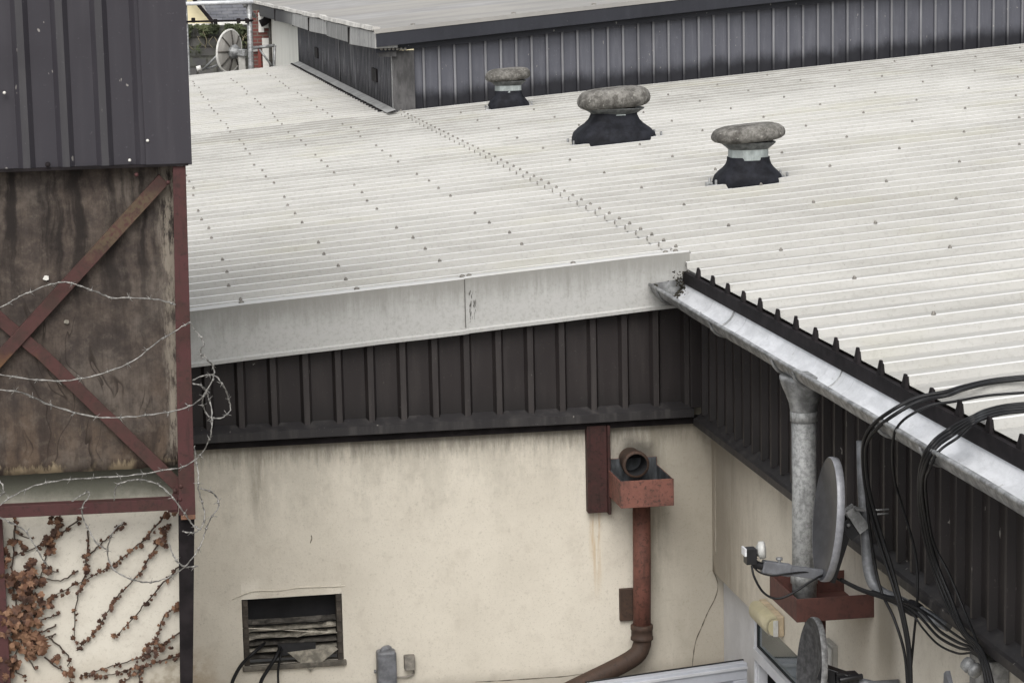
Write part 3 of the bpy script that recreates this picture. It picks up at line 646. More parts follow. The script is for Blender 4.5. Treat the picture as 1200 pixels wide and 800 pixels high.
for y in (14.02, 12.75, onX(905, 420, 3.18).y, DPY-.19, DPY+.19, 9.85, 9.25, 7.9):
    m_ = MB(); P = [(x, z) for x, z in gprof(GR+.006)]
    m_.tube([(x, y, z) for x, z in P], .009, 6); m_.build('bracket', M['galv'], GU)
for y in (DPY-.33, 13.0):
    m_ = MB(); m_.tube([(x, y, z+.002) for x, z in gprof(GR-.006)], .006, 6); m_.build('joint_strap', M['galv'], GU)
mb = MB(); mb.lathe((GX, DPY, GZ-.27), [(.064, 0), (.068, .02), (.072, .045), (.088, .09), (.108, .135), (.118, .165), (.118, .185), (.10, .188)], 22); mb.build('outlet', M['galv'], GU)
mb = MB()
def crumb(p, r): mb.lathe(p, [(0, -r*.7), (r*.8, -r*.35), (r, .1*r), (r*.7, r*.5), (0, r*.8)], 7, (random.random()-.5, random.random()-.5, 1), random.uniform(.7, 1.3), 1)
for i in range(190):
    a = random.uniform(185, 345); y = 14.205-abs(random.gauss(0, .055)); rr = GR-.008-random.uniform(0, .012); crumb((GX+rr*math.cos(R(a)), y, GZ+rr*math.sin(R(a))), random.uniform(.004, .011))
for i in range(60):
    crumb((EAVE-.05+random.gauss(0, .022), 14.185-random.uniform(0, .03), GZ+.0+random.uniform(-.03, .07)), random.uniform(.003, .008))
for i in range(70):
    y = random.uniform(7.5, 14); a = random.gauss(262, 12); rr = GR-.006; crumb((GX+rr*math.cos(R(a)), y, GZ+rr*math.sin(R(a))), random.uniform(.002, .005))
mb.build('moss', M['moss'], GU)['kind'] = 'stuff'
# grey downpipe
mb = MB(); zt_ = GZ-.262
mb.tube([(GX, DPY, zt_), (GX+.002, DPY, 3.3), (GX, DPY, 2.77)], .0605, 22); mb.tube([(GX, DPY, zt_-.0), (GX, DPY, zt_-.05)], .067, 22); mb.tube([(GX, DPY, 2.98), (GX, DPY, 2.9)], .0675, 22)
tag(mb.build('downpipe', M['zinc'], origin=(GX, DPY, 2.77)), 'mottled grey downpipe dropping from the gutter into the maroon tray', 'downpipe')
# maroon collecting tray under it
TR = thing('collecting_tray', 'maroon open tray with a red pipe below, taking the grey downpipe on the side wall', 'hopper', (3.4, 11.3, 2.7))
x0, x1, y0, y1, z0, z1, t = 3.19, 3.60, 11.11, 11.60, 2.755, 2.872, .008
mb = MB(); mb.box((x0, y0, z0), (x1, y0+t, z1)); mb.box((x0, y1-t, z0), (x1, y1, z1)); mb.box((x0, y0+t, z0+.0005), (x0+t, y1-t, z1-.0005)); mb.box((x0+t, y0+t, z0), (x1, y1-t, z0+t)); mb.box((x1-t, y0+t, z0+t), (x1-.001, y1-t, z1))
mb.build('tray', M['rust_maroon'], TR, .002)
mb = MB(); mb.tube([(3.325, 11.25, 2.757), (3.325, 11.25, .05)], .052, 18); mb.build('pipe', M['rust_maroon'], TR)

# ------------------------------------------------------------------ doorway in the side wall
DR = thing('open_door', 'grey white plastic door standing open below a dark fanlight in the side wall', 'door', (3.66, 13.0, 0))
mb = MB(); mb.box((3.648, 13.665, 0), (3.70, 14.349, 2.174)); mb.build('side_panel', M['upvc'], DR, .004)
XF = 3.64
mb = MB(); mb.box((XF, 13.585, 0), (3.72, 13.664, 2.174)); mb.box((XF, 12.152, 0), (3.72, 12.20, 2.174)); mb.box((XF-.012, 12.2005, 1.835), (3.719, 13.5845, 1.90)); mb.box((XF+.02, 12.2005, 2.165), (3.719, 13.5845, 2.1745))
mb.box((XF+.015, 13.56, 0), (3.715, 13.5849, 1.83))
mb.build('frame', M['upvc'], DR, .004)
mb = MB(); mb.box((XF+.024, 12.2005, 1.901), (XF+.034, 13.5845, 2.1645)); mb.build('fanlight', M['glass'], DR)
mb = MB(); mb.tube([(XF+.02, 12.205, 1.905), (XF+.02, 13.578, 1.905), (XF+.02, 13.578, 2.16)], .006, 5); mb.build('gasket', M['gasket'], DR)
hx, hy = 3.575, 13.585; dx, dy = Vector((2.62-hx, 13.37-hy)).normalized(); nx, ny = -dy, dx
if ny > 0: nx, ny = -nx, -ny
def L(s, d, z): return (hx+dx*s+nx*d, hy+dy*s+ny*d, z)
LF = 1.02; ZT = 1.822
def lbox(s0, s1, d0, d1, z0, z1): return MB().hexa([L(s0, d0, z0), L(s1, d0, z0), L(s1, d1, z0), L(s0, d1, z0)], [L(s0, d0, z1), L(s1, d0, z1), L(s1, d1, z1), L(s0, d1, z1)])
mb = lbox(0, LF, -.01, .045, ZT-.10, ZT); mb.f += [[i+8 for i in f] for f in lbox(0, .1, 0, 0, 0, 0).f]; mb.mi += [0]*6; mb.sm += [False]*6; mb.v += lbox(0, .09, -.01, .045, .1, ZT-.101).v
mb2 = lbox(LF-.09, LF, -.01, .045, .1, ZT-.101); o8 = len(mb.v); mb.v += mb2.v; mb.f += [[i+o8 for i in f] for f in mb2.f]; mb.mi += [0]*6; mb.sm += [False]*6
leaf = mb.build('door_leaf', M['upvc_leaf'], DR, .004)
mb = lbox(.091, LF-.091, 0, .025, .1, ZT-.102); mb.build('panel', M['upvc_leaf'], leaf)
mb = lbox(-.005, LF, -.024, -.0105, ZT-.04, ZT+.004); mb.build('seal', M['gasket'], leaf)
mb = lbox(.002, LF-.01, .0455, .055, ZT-.035, ZT-.02); mb.build('weather_bar', M['upvc'], leaf)
# bulkhead lamp over the door
a = onX(870, 713, 3.50); b = onX(914, 736, 3.50); yl0, yl1, zl = 12.70, 13.10, onY(893, 724, 12.9).z-.015
WL = thing('wall_lamp', 'long yellowed bulkhead lamp on the side wall above the dark fanlight', 'lamp', (3.58, (yl0+yl1)/2, zl))
mb = MB(); mb.box((3.535, yl0+.005, zl-.045), (3.578, yl1-.005, zl+.075)); mb.build('base', M['lamp_base'], WL, .008)
mb = MB(); n = 12; rings = []
for y, k in ((yl0-.005, .86), (yl0+.02, 1), (yl1-.02, 1), (yl1+.005, .86)):
    rings.append([Vector((3.535-.062*k*(max(0, math.sin(math.pi*i/n))**.55), y, zl+.015-.055*k*math.cos(math.pi*i/n))) for i in range(n+1)])
for i in range(3):
    for j in range(n): mb.add([rings[i][j], rings[i][j+1], rings[i+1][j+1], rings[i+1][j]], [(0, 1, 2, 3)], 0, True)
mb.add(rings[0], [tuple(range(n+1))]); mb.add(rings[-1], [tuple(range(n, -1, -1))]); mb.build('diffuser', M['lamp_diffuser'], WL)
for y in (yl0-.012, yl0+.035):
    m_ = MB(); m_.box((3.51, y, zl-.036), (3.538, y+.010, zl+.055)); m_.build('clip', M['lnb_white'], WL, .003)
# grey white wall box
WB = thing('cable_box', 'grey white plastic box on the side wall below the maroon tray', 'box', (3.56, 11.78, 2.31))
mb = MB(); mb.box((3.548, 11.70, 2.312), (3.581, 11.86, 2.445)); mb.build('housing', M['box_white'], WB, .006)
mb = MB(); mb.box((3.535, 11.695, 2.325), (3.5475, 11.865, 2.432)); mb.build('cover', M['lnb_white'], WB, .004)
for y in (11.74, 11.81):
    m_ = MB(); m_.tube([(3.56, y, 2.318), (3.54, y, 2.27)], .014, 8); m_.build('gland', M['grey_plastic'], WB)

# ------------------------------------------------------------------ satellite dishes on the side wall
def dish(root, c, n, w, h, depth, mats, rim_t=.02):
    n = Vector(n).normalized(); side = Vector((0, 0, 1)).cross(n).normalized()
    mb = MB(); prof = []
    for i in range(9): q = i/8; prof.append((q, depth*(q*q-1)))
    mb.lathe(c, [(max(r, 0), hh) for r, hh in prof], 48, n, w/2, h/2, 0, side, caps=False)
    mb.lathe(Vector(c)-n*.006, [(q, hh) for q, hh in reversed(prof)], 48, n, w/2, h/2, 0, side, caps=False)
    o = mb.build('reflector', mats[0], root)
    m2 = MB(); up = n.cross(side)
    m2.lathe(Vector(c), [(1.0, .001), (1.016, -.005), (1.018, -rim_t*.5), (1.010, -rim_t), (.99, -rim_t*1.05)], 56, n, w/2, h/2, 0, side); m2.f = [f for f in m2.f if len(f) < 10]; m2.mi = m2.mi[:len(m2.f)]; m2.sm = [True]*len(m2.f); m2.build('rim', mats[1], o)
    return n, side, up
DC = onY(966.5, 608, 10.42); 
D1 = thing('satellite_dish', 'upper grey satellite dish, clean faced, on a bent grey pole beside the maroon tray', 'satellite dish', (3.45, 10.1, 3.0), 'satellite dishes on the side wall')
n, sd, up = dish(D1, DC, (-1, .06, .10), .43, .565, .045, (M['grey_dish'], M['grey_rim']), .034)
foot = Vector(DC)-up*.26-n*.02; tip = onY(893, 663, 10.40)
mb = MB(); mb.bar(foot, foot.lerp(tip, .62), .034, .046); mb.bar(foot.lerp(tip, .55), tip, .042, .056); mb.build('feed_arm', M['arm_grey'], D1, .004)
mb = MB(); mb.tube([foot.lerp(tip, .72)+Vector((0, 0, .02)), foot.lerp(tip, .72)+Vector((0, 0, .045))], .008, 8); mb.lathe(foot.lerp(tip, .72)+Vector((0, 0, .045)), [(.016, -.004), (.016, .006), (0, .008)], 8); mb.build('arm_bolt', M['galv'], D1)
lc = onY(882, 648, 10.40)
mb = MB(); mb.tube(smooth_path([tip, tip+Vector((-.03, 0, .012)), tip+Vector((-.045, 0, .04)), lc+Vector((.012, 0, -.01))]), .018, 10); mb.tube([lc+Vector((-.02, 0, -.005)), lc+Vector((.045, 0, .012))], .02, 12); mb.box(tuple(lc+Vector((-.035, -.03, -.045))), tuple(lc+Vector((.012, .03, .025)))); lnb = mb.build('lnb', M['black'], D1, .005)
mb = MB(); ax = (foot+up*.3-lc).normalized(); mb.lathe(lc+Vector((.03, 0, .012)), [(.022, -.012), (.030, -.002), (.040, 0), (.040, .022), (.036, .028), (0, .030)], 22, Vector((1, -.35, .12))); mb.build('lnb_cap', M['lnb_white'], lnb)
mb = MB(); mb.box(tuple(lc+Vector((-.045, -.032, -.005))), tuple(lc+Vector((-.036, .028, .03)))); mb.build('lnb_label', M['galv_inside'], lnb)
# back bracket, clamp, mast
mast = [onY(1008, 516, 10.45), onY(1010, 570, 10.43), onY(1014, 625, 10.40), onY(1018, 668, 10.38), onY(1028, 690, 10.33), onY(1050, 702, 10.22), onX(1078, 716, 3.44), onX(1112, 733, 3.52)]
mb = MB(); mb.tube(smooth_path(mast, 7), [.018+.008*min(1, i/21) for i in range(50)], 14); mb.build('mast', M['mast_grey'], D1)
tp = [onX(1064, 709.5, 3.40), onX(1078, 716, 3.44)]; mb = MB(); mb.tube([tp[0], (tp[0]+tp[1])/2, tp[1]], [.033, .036, .032], 12); mb.build('tape_wrap', M['black'], D1)
mp = Vector(mast[2])
bk = Vector(DC)-n*.04
mb = MB()
for s_ in (-.045, .045):
    for (p, q, w_) in ((bk-up*.28+sd*s_-n*.0, bk-up*.05+sd*s_-n*.05, .05), (bk-up*.05+sd*s_-n*.05, bk+up*.02+sd*s_*.7-n*.13, .085)):
        mb.bar(p, q, .006, w_, n)
mb.build('bracket', M['black'], D1)
mb = MB(); cl = onY(1003, 607, 10.39); mb.bar(cl+Vector((-.035, -.03, .05)), cl+Vector((.03, -.035, -.05)), .055, .01, (0, -1, 0)); mb.bar(cl+Vector((-.035, .02, .05)), cl+Vector((.03, .02, -.05)), .055, .01, (0, 1, 0)); mb.bar(cl+Vector((-.02, -.03, .055)), cl+Vector((.03, -.03, .045)), .05, .008); mb.build('clamp', M['galv'], D1)
for dz in (0, .02):
    m_ = MB(); a = onY(1020, 600, 10.39)+Vector((0, 0, dz-.01)); m_.tube([a, a+Vector((.085, -.005, 0))], .0045, 6); m_.build('u_bolt', M['galv'], D1)
for q in (onY(994, 615, 10.36), onY(1006, 616, 10.36)):
    m_ = MB(); m_.lathe(q, [(.009, 0), (.009, .006), (0, .008)], 8, (0, -1, 0)); m_.build('bolt', M['galv'], D1)
DC2 = onY(948, 785, 10.75)
D2 = thing('satellite_dish', 'lower mottled grey satellite dish, lichened, in front of the red pipe at the photo foot', 'satellite dish', (3.45, 10.75, 2.3), 'satellite dishes on the side wall')
n2, sd2, up2 = dish(D2, DC2, (-1, .03, .10), .44, .50, .055, (M['dish_lichen'], M['dish_rim_lichen']), .028)
b2 = onY(990, 793, 10.7)
mb = MB(); mb.bar(Vector(DC2)-n2*.05, b2+Vector((.02, 0, -.02)), .06, .07); mb.box(tuple(b2+Vector((-.05, -.03, -.02))), tuple(b2+Vector((-.01, .03, .03)))); mb.box(tuple(b2+Vector((.01, -.035, -.05))), tuple(b2+Vector((.06, .03, .022)))); mb.tube([b2+Vector((-.04, -.04, .0)), b2+Vector((.075, -.04, .012))], .014, 8); mb.build('bracket', M['black'], D2, .004)
mb = MB(); mb.tube([b2+Vector((.04, 0, -.02)), (3.45, 10.7, b2.z-.05), (3.57, 10.7, b2.z-.05)], .022, 10); mb.build('mast', M['arm_grey'], D2)

# ------------------------------------------------------------------ cables over the gutter and along the side wall
def cable(label, pts, r=.0075, k=7, grp='black cables strung over the gutter and down the side wall'):
    P = []
    for p in pts:
        kind, x, y = p[0], p[1], p[2]; v = p[3] if len(p) > 3 else None
        P.append(onR(x, y, .05) if kind == 'R' else onX(x, y, v) if kind == 'X' else onY(x, y, v))
    return tag(MB().tube(smooth_path(P, k), r, 7).build('coaxial_cable', M['cable'], origin=P[-1]), label, 'cable', grp)
X = 'X'
cable('uppermost black cable crossing the white roof, then hanging down past the dish pole',
      [('R', 1215, 440), ('R', 1165, 445), ('R', 1128, 453), ('R', 1108, 459), (X, 1075, 466, 3.30), (X, 1045, 481, 3.19), (X, 1022, 499, 3.16), (X, 1012, 520, 3.17), (X, 1013, 560, 3.22), (X, 1023, 610, 3.28), (X, 1039, 662, 3.33), (X, 1054, 710, 3.36), (X, 1064, 760, 3.38), (X, 1066, 810, 3.38)], .009)
cable('second black cable from the top on the roof, hanging close right of the uppermost cable',
      [('R', 1215, 443), ('R', 1165, 448), ('R', 1130, 456), ('R', 1111, 463), (X, 1078, 470, 3.30), (X, 1048, 486, 3.19), (X, 1026, 504, 3.16), (X, 1015, 525, 3.17), (X, 1018, 570, 3.22), (X, 1031, 620, 3.28), (X, 1046, 668, 3.33), (X, 1058, 715, 3.36), (X, 1066, 760, 3.38), (X, 1068, 810, 3.38)], .0085)
cable('short black cable passing behind the dish clamp and joining the vertical bundle',
      [(X, 1013, 525, 3.20), (X, 1015, 575, 3.24), (X, 1022, 640, 3.30), (X, 1032, 690, 3.33), (X, 1048, 725, 3.36), (X, 1060, 765, 3.39), (X, 1064, 812, 3.39)], .007)
cable('lone black cable drooping over the gutter between the two cable bundles',
      [('R', 1215, 459), ('R', 1160, 463), ('R', 1120, 470), (X, 1090, 475, 3.28), (X, 1064, 488, 3.20), (X, 1051, 501, 3.17), (X, 1047, 514, 3.17), (X, 1046, 535, 3.20), (X, 1049, 565, 3.28), (X, 1058, 595, 3.34), (X, 1073, 650, 3.40), (X, 1075, 700, 3.40), (X, 1071, 745, 3.40), (X, 1067, 790, 3.40), (X, 1066, 815, 3.40)], .006)
lab4 = ['topmost cable of the right hand bundle looping over the gutter', 'second cable of the right hand bundle looping over the gutter', 'third cable of the right hand bundle looping over the gutter', 'lowest cable of the right hand bundle, swinging furthest right down the dark cladding']
for i in range(4):
    d = i*3.0; e = (0, 2.5, 5, 11)[i]
    mid = [(X, 1112+e, 503+d, 3.27), (X, 1092+e*.8, 519+d, 3.18), (X, 1081+e*.8, 540+d, 3.16), (X, 1077+e*.7, 570, 3.22)]
    if i < 3: tail = [(X, 1080+i*3, 612, 3.30), (X, 1090+i*3, 655, 3.36), (X, 1106+i*4, 700, 3.40), (X, 1126+i*2, 738, 3.41), (X, 1142+i*3, 757, 3.42), (X, 1152+i*3, 780, 3.42), (X, 1158+i*4, 815, 3.42)]
    else: tail = [(X, 1093, 632, 3.32), (X, 1112, 672, 3.38), (X, 1132, 720, 3.42), (X, 1147, 758, 3.42), (X, 1154, 790, 3.42), (X, 1160, 815, 3.42)]
    cable(lab4[i], [('R', 1215, 472+d), ('R', 1180, 475+d), ('R', 1155, 481+d), ('R', 1140, 488+d)]+mid+tail, (.0085, .008, .008, .006)[i])
cable('thin cable drooping from the dish receiver in a deep curve back to the dish', [('Y', 881, 662, 10.38), ('Y', 884, 676, 10.36), ('Y', 895, 694, 10.35), ('Y', 911, 701, 10.34), ('Y', 930, 694, 10.34), ('Y', 950, 681, 10.36), ('Y', 968, 673, 10.40), ('Y', 985, 680, 10.48)], .0055, grp='thin cables at the upper dish')
cable('thin cable running close under the feed arm of the upper dish', [('Y', 882, 662, 10.40), ('Y', 890, 670, 10.39), ('Y', 905, 674, 10.38), ('Y', 922, 672, 10.38), ('Y', 945, 670, 10.40), ('Y', 965, 674, 10.42)], .0045, grp='thin cables at the upper dish')
for i, (lab, dy) in enumerate((('uppermost cable lying along the bent pole towards the right bracket', 0), ('middle sagging cable below the bent pole, bound to it', 6), ('lowest slack brownish looking cable hanging under the bent pole', 13))):
    cable(lab, [('Y', 985, 678+i, 10.38), ('Y', 1010, 690+dy*.2, 10.30), ('Y', 1040, 699+dy*.3, 10.18), (X, 1066, 708+dy*.6, 3.37), (X, 1082, 718+dy*1.4, 3.40), (X, 1100, 738+dy*1.3, 3.42), (X, 1122, 752+dy, 3.43), (X, 1140, 760+dy*.4, 3.43), (X, 1152, 778, 3.43), (X, 1156+2*i, 812, 3.43)], (.007, .0065, .005)[i], grp='cables running along the bent dish pole')
cable('arched cable on top of the bent pole near the maroon tray', [('Y', 1022, 692, 10.27), ('Y', 1040, 698, 10.2), ('Y', 1058, 702, 10.15), (X, 1074, 711, 3.40), (X, 1092, 722, 3.42), (X, 1118, 742, 3.43), (X, 1146, 760, 3.43)], .006, grp='cables running along the bent dish pole')
# bracket and capped pipe at the right foot
a = onX(1150, 770, 3.50)
BK = thing('cable_bracket', 'corroded grey bracket on the side wall where the cables gather at the lower right', 'bracket', (3.55, a.y, a.z-.1))
mb = MB(); mb.box((3.49, a.y-.12, a.z-.20), (3.581, a.y+.12, a.z+.015)); mb.build('plate', M['galv'], BK, .008)
mb = MB(); q = onX(1139, 782, 3.42); mb.lathe(q, [(.0, -.04), (.03, -.035), (.034, -.01), (.022, .0), (.034, .012), (.03, .04), (0, .045)], 9, (-.3, .6, .25)); mb.bar(q, (3.5, a.y, a.z-.04), .02, .02); mb.build('wing_nut', M['galv'], BK)
q = onX(1110, 795, 3.46)
mb = MB(); mb.add([q+Vector(v) for v in ((0, -.05, -.05), (0, .05, -.05), (0, .045, .012), (0, .02, .03), (.02, -.05, -.05), (.02, .05, -.05), (.02, .045, .012), (.02, .02, .03))], [(0, 1, 2, 3), (7, 6, 5, 4), (0, 3, 7, 4), (3, 2, 6, 7), (2, 1, 5, 6)])
mb.box((q.x+.012, q.y-.02, q.z-.05), (3.581, q.y+.02, q.z-.03)); tag(mb.build('tag_plate', M['arm_grey'], origin=q), 'small pointed grey plate on the cream side wall at the bottom edge', 'plate')

# ------------------------------------------------------------------ roof ventilators
def ventilator(label, px, py, k, wide, cowl_w, neck_w, skirt_w, hs):
    p = onR(px, py, .0); root = thing('roof_ventilator', label, 'ventilator', p, 'mushroom ventilators on the white roof')
    x, y, z = p; h_sk, h_neck, h_gap, h_cowl = hs; dy = .82
    mb = MB(); s0 = skirt_w/2; nr = neck_w/2; ds = s0-nr
    mb.lathe((x, y, z), [(s0*1.02, -.06), (s0, .01), (nr+ds*.97, h_sk*.22), (nr+ds*.86, h_sk*.40), (nr+ds*.62, h_sk*.56), (nr+ds*.34, h_sk*.70), (nr+ds*.14, h_sk*.84), (nr*1.03, h_sk), (nr*1.03, h_sk+.02)], 44, (0, 0, 1), 1, dy, 0, (1, 0, 0), 1.2)
    for i, v in enumerate(mb.v): mb.v[i] = v+Vector((mn.noise(v*6), mn.noise(v*6+Vector((5, 0, 0))), 0))*.012
    mb.build('skirt', M['bitumen'], root)
    mb = MB(); z1 = z+h_sk-.002; mb.lathe((x, y, z1), [(nr, 0), (nr*.99, h_neck)], 40, (0, 0, 1), 1, dy, 0, (1, 0, 0), .8, caps=False); mb.build('collar', M['lead'], root)
    mb = MB(); mb.lathe((x, y, z1+h_neck), [(nr*.99, -.004), (nr*1.06, .006), (nr*1.34, .042), (nr*1.37, .052), (nr*1.33, .054), (nr*1.0, .018)], 40, (0, 0, 1), 1, dy, 0, (1, 0, 0), .8, caps=False); mb.build('lip', M['lip'], root)
    mb = MB(); mb.lathe((x, y, z1+h_neck), [(nr*.96, .0), (nr*.96, h_gap+.05)], 30, (0, 0, 1), 1, dy, 0, (1, 0, 0), .8); mb.build('throat', M['blackened'], root)
    zc = z1+h_neck+h_gap; c2 = cowl_w/2; mb = MB()
    mb.lathe((x, y, zc), [(c2*.60, .030), (c2*.66, .006), (c2*.80, .0), (c2*.90, h_cowl*.07), (c2*.975, h_cowl*.19), (c2*.995, h_cowl*.28), (c2*1.0, h_cowl*.38), (c2*.985, h_cowl*.52), (c2*.945, h_cowl*.66), (c2*.86, h_cowl*.79), (c2*.73, h_cowl*.875), (c2*.55, h_cowl*.915), (c2*.3, h_cowl*.935), (0, h_cowl*.94)], 56, (0, 0, 1), 1, dy, 0, (1, 0, 0), .7)
    for i, v in enumerate(mb.v): mb.v[i] = v+Vector((0, 0, (v.x-x)*.07+mn.noise(v*4)*.004+mn.noise(v*22)*.003))
    mb.build('cowl', M['cowl'], root)
    for sx, sy in ((-1, -1), (1, -1), (-1, 1), (1, 1)):
        m_ = MB(); q = Vector((x+sx*s0*1.06, y+sy*s0*dy*.45, z+SL*sx*s0+.03)); m_.box(tuple(q-Vector((.03, .03, .03))), tuple(q+Vector((.03, .03, .012)))); m_.tube([q, q+Vector((0, 0, .05))], .012, 6); m_.build('fixing_lug', M['galv'], root, .006)
    mb = MB(); q_ = [(x-s0*1.15, y-s0*dy*.9), (x+s0*1.25, y-s0*dy*.9), (x+s0*1.25, y+s0*dy*1.05), (x-s0*1.15, y+s0*dy*1.05)]; mb.hexa([(a, b, zr(a)-.03) for a, b in q_], [(a, b, zr(a)+.014) for a, b in q_]); mb.build('base_flashing', M['lead_grey'], root)
    return root
ventilator('smallest and furthest mushroom ventilator, with a pale collar, near the dark rooftop block', 596, 129, 0, 0, .53, .31, .49, (.21, .085, .055, .155))
ventilator('widest mushroom ventilator, with a squat black skirt, middle one on the white roof', 720, 168, 0, 0, .69, .42, .80, (.275, .014, .055, .205))
ventilator('nearest mushroom ventilator, with a pale green collar over its black skirt', 877, 217, 0, 0, .56, .305, .53, (.20, .085, .06, .135))

# ------------------------------------------------------------------ rooftop block beyond
UB = thing('rooftop_block', 'dark blue grey clad block with a pale flat roof rising behind the white ribbed roof', 'building', (8, 29.6, 4.2))
YU, XU = 29.52, 3.46
def zub(X): return 5.10+.083*(X-3.22)              # top of fascia
def zb_(X): return zr(X)-.02
ph_u = onY(496.5, 90, YU).x; P_U = (onY(1180, 30, YU).x-onY(514.5, 90, YU).x)/38
prof = ribs(XU+.235, 14, P_U, ph_u, .026, .008, .03); mb = MB()
for j in range(len(prof)-1):
    (a, ha), (b, hb) = prof[j], prof[j+1]
    for k in range(3):
        q = []
        for s, h, t in ((a, ha, k/3), (b, hb, k/3), (b, hb, (k+1)/3), (a, ha, (k+1)/3)):
            q.append((s, YU-h+mn.noise(Vector((s, t, 2)))*.003, zb_(s)+(zub(s)-.24-zb_(s))*t))
        mb.add(q, [(0, 1, 2, 3)], 1 if (ha > 0 and hb > 0) else 0)
mb.build('front_cladding', [M['ub_clad'], M['ub_edge']], UB)
mb = MB(); prof = ribs(YU+.02, 44.2, .185, 29.7, .03, .01, .03)
for j in range(len(prof)-1):
    (a, ha), (b, hb) = prof[j], prof[j+1]
    for k in range(2):
        q = [(XU-h, s, 3.9+(4.93-3.9)*t) for s, h, t in ((a, ha, k/2), (b, hb, k/2), (b, hb, (k+1)/2), (a, ha, (k+1)/2))]
        mb.add(q, [(0, 1, 2, 3)])
mb.build('side_cladding', M['ub_side'], UB)
for y in (36.3, ):
    m_ = MB(); m_.box((XU-.036, y, 4.05), (XU-.028, y+.06, 4.9)); m_.build('sheet_joint', M['ub_edge'], UB)
mb = MB(); mb.box((XU-.012, YU-.042, 4.02), (XU+.232, YU-.02, 4.87)); mb.box((XU-.04, YU-.042, 4.02), (XU-.0125, YU+.12, 4.87)); mb.build('corner_trim', M['corner_trim'], UB, .003)
mb = MB(); mb.box((XU-.043, YU-.046, 4.10), (XU-.0405, YU+.02, 4.86)); mb.build('trim_edge', M['galv'], UB)
for px, py in ((371, 62), (439, 88)):
    q = onX(px, py, XU-.04); m_ = MB(); m_.box((XU-.05, q.y-.28, q.z-.085), (XU-.02, q.y+.28, q.z+.085)); m_.build('square_outlet', M['blackened'], UB, .004)
mb = MB(); mb.box((XU-.02, 44.2, 2.0), (XU+.05, 52, 4.97)); mb.build('white_wall', M['white_wall'], UB)
# fascias
A = []; 
mb = MB(); x = 3.22; pr = [(29.30, 0.0), (29.30, -.175), (29.42, -.185), (29.42, -.25), (29.54, -.25)]
xs = [3.22+i*.8 for i in range(14)]
for i in range(13):
    for j in range(4):
        q = [(X_, pr[jj][0], zub(X_)+pr[jj][1]) for X_, jj in ((xs[i], j), (xs[i], j+1), (xs[i+1], j+1), (xs[i+1], j))]; mb.add(q, [(0, 1, 2, 3)])
mb.add([(3.22, 29.30, zub(3.22)), (3.22, 29.30, zub(3.22)-.175), (3.22, 29.42, zub(3.22)-.185), (3.22, 29.54, zub(3.22)-.185), (3.22, 29.54, zub(3.22))], [(0, 1, 2, 3, 4)])
mb.build('front_fascia', M['fascia_navy'], UB)
mb = MB(); mb.box((3.26, 29.43, 4.80), (3.47, 29.50, 4.925)); mb.build('soffit_trim', M['corner_trim'], UB)
for i in range(7):
    m_ = MB(); q = onY(447+4.6*i, 57.5, 29.40); m_.lathe(q, [(.02, 0), (.02, .01), (.01, .016), (0, .017)], 7, (0, -1, 0)); m_.build('fascia_bolt', M['screw'], UB)
cuts = [29.31, 32.4, 35.6, 38.8, 42.2, 46.5, 51.0, 56.0]
for i in range(7):
    y0, y1 = cuts[i], cuts[i+1]; t0 = 5.10-.05*(y0-29.3)/26; t1 = 5.10-.05*(y1-29.3)/26; dz = (.02, 0, .012, -.004, .008, 0, .004)[i]; xo = 3.205-.01*(i % 2)
    m_ = MB(); m_.hexa([(xo, y0+.03, t0-.215+dz), (XU+.02, y0+.03, t0-.19), (XU+.02, y1-.03, t1-.19), (xo-.012, y1-.03, t1-.215-dz)], [(xo, y0+.03, t0), (XU+.02, y0+.03, t0), (XU+.02, y1-.03, t1), (xo, y1-.03, t1)]); m_.build('side_fascia', M[('grey_fascia', 'grey_fascia_mid', 'grey_fascia')[i % 3]], UB, .008)
    if i: m_ = MB(); m_.box((xo-.012, y0-.05, t0-.225), (xo+.02, y0+.05, t0-.012)); m_.build('fascia_joint', M['blackened'], UB)
# roof deck with felt laps
mb = MB()
ysr = [29.29, 33.6, 36.0, 41, 47, 56.5]
for i in range(5):
    y0, y1 = ysr[i], ysr[i+1]; l = .012*(5-i)*.5
    def zd(X_, y): return zub(X_)+.006-.05*(y-29.3)/26
    mb.add([(3.19, y0, zd(3.19, y0)+l), (14.5, y0, zd(14.5, y0)+l), (14.5, y1+.1, zd(14.5, y1+.1)+l), (3.19, y1+.1, zd(3.19, y1+.1)+l), (3.19, y0, zd(3.19, y0)-.02), (14.5, y0, zd(14.5, y0)-.02)], [(0, 1, 2, 3), (4, 5, 1, 0)], 0 if i % 2 == 0 else 1)
mb.build('flat_roof', [M['felt'], M['felt_grey']], UB)
mb = MB(); n = 40
for i in range(n):
    y0, y1 = 29.4+27*i/n, 29.4+27*(i+1)/n
    def w_(y): return .10+.05*mn.noise(Vector((y*.6, 0, 1)))
    def ze(y): return 5.165-.05*(y-29.3)/26+.02*mn.noise(Vector((y*.8, 3, 1)))
    mb.hexa([(3.18, y0, ze(y0)-.05), (3.18+w_(y0), y0, ze(y0)-.06), (3.18+w_(y1), y1, ze(y1)-.06), (3.18, y1, ze(y1)-.05)], [(3.19, y0, ze(y0)), (3.18+w_(y0), y0, ze(y0)-.012), (3.18+w_(y1), y1, ze(y1)-.012), (3.19, y1, ze(y1))])
mb.build('edge_upstand', M['felt_edge'], UB)
for px, py in ((484, 32), (602, 20.5), (696, 10), (790, 1)):
    q = onY(px, py, 29.5); m_ = MB(); m_.lathe((q.x, 29.5, zub(q.x)+.035), [(.03, -.02), (.03, .012), (0, .02)], 8); m_.build('roof_nail', M['screw'], UB)
mb = MB(); n = 60
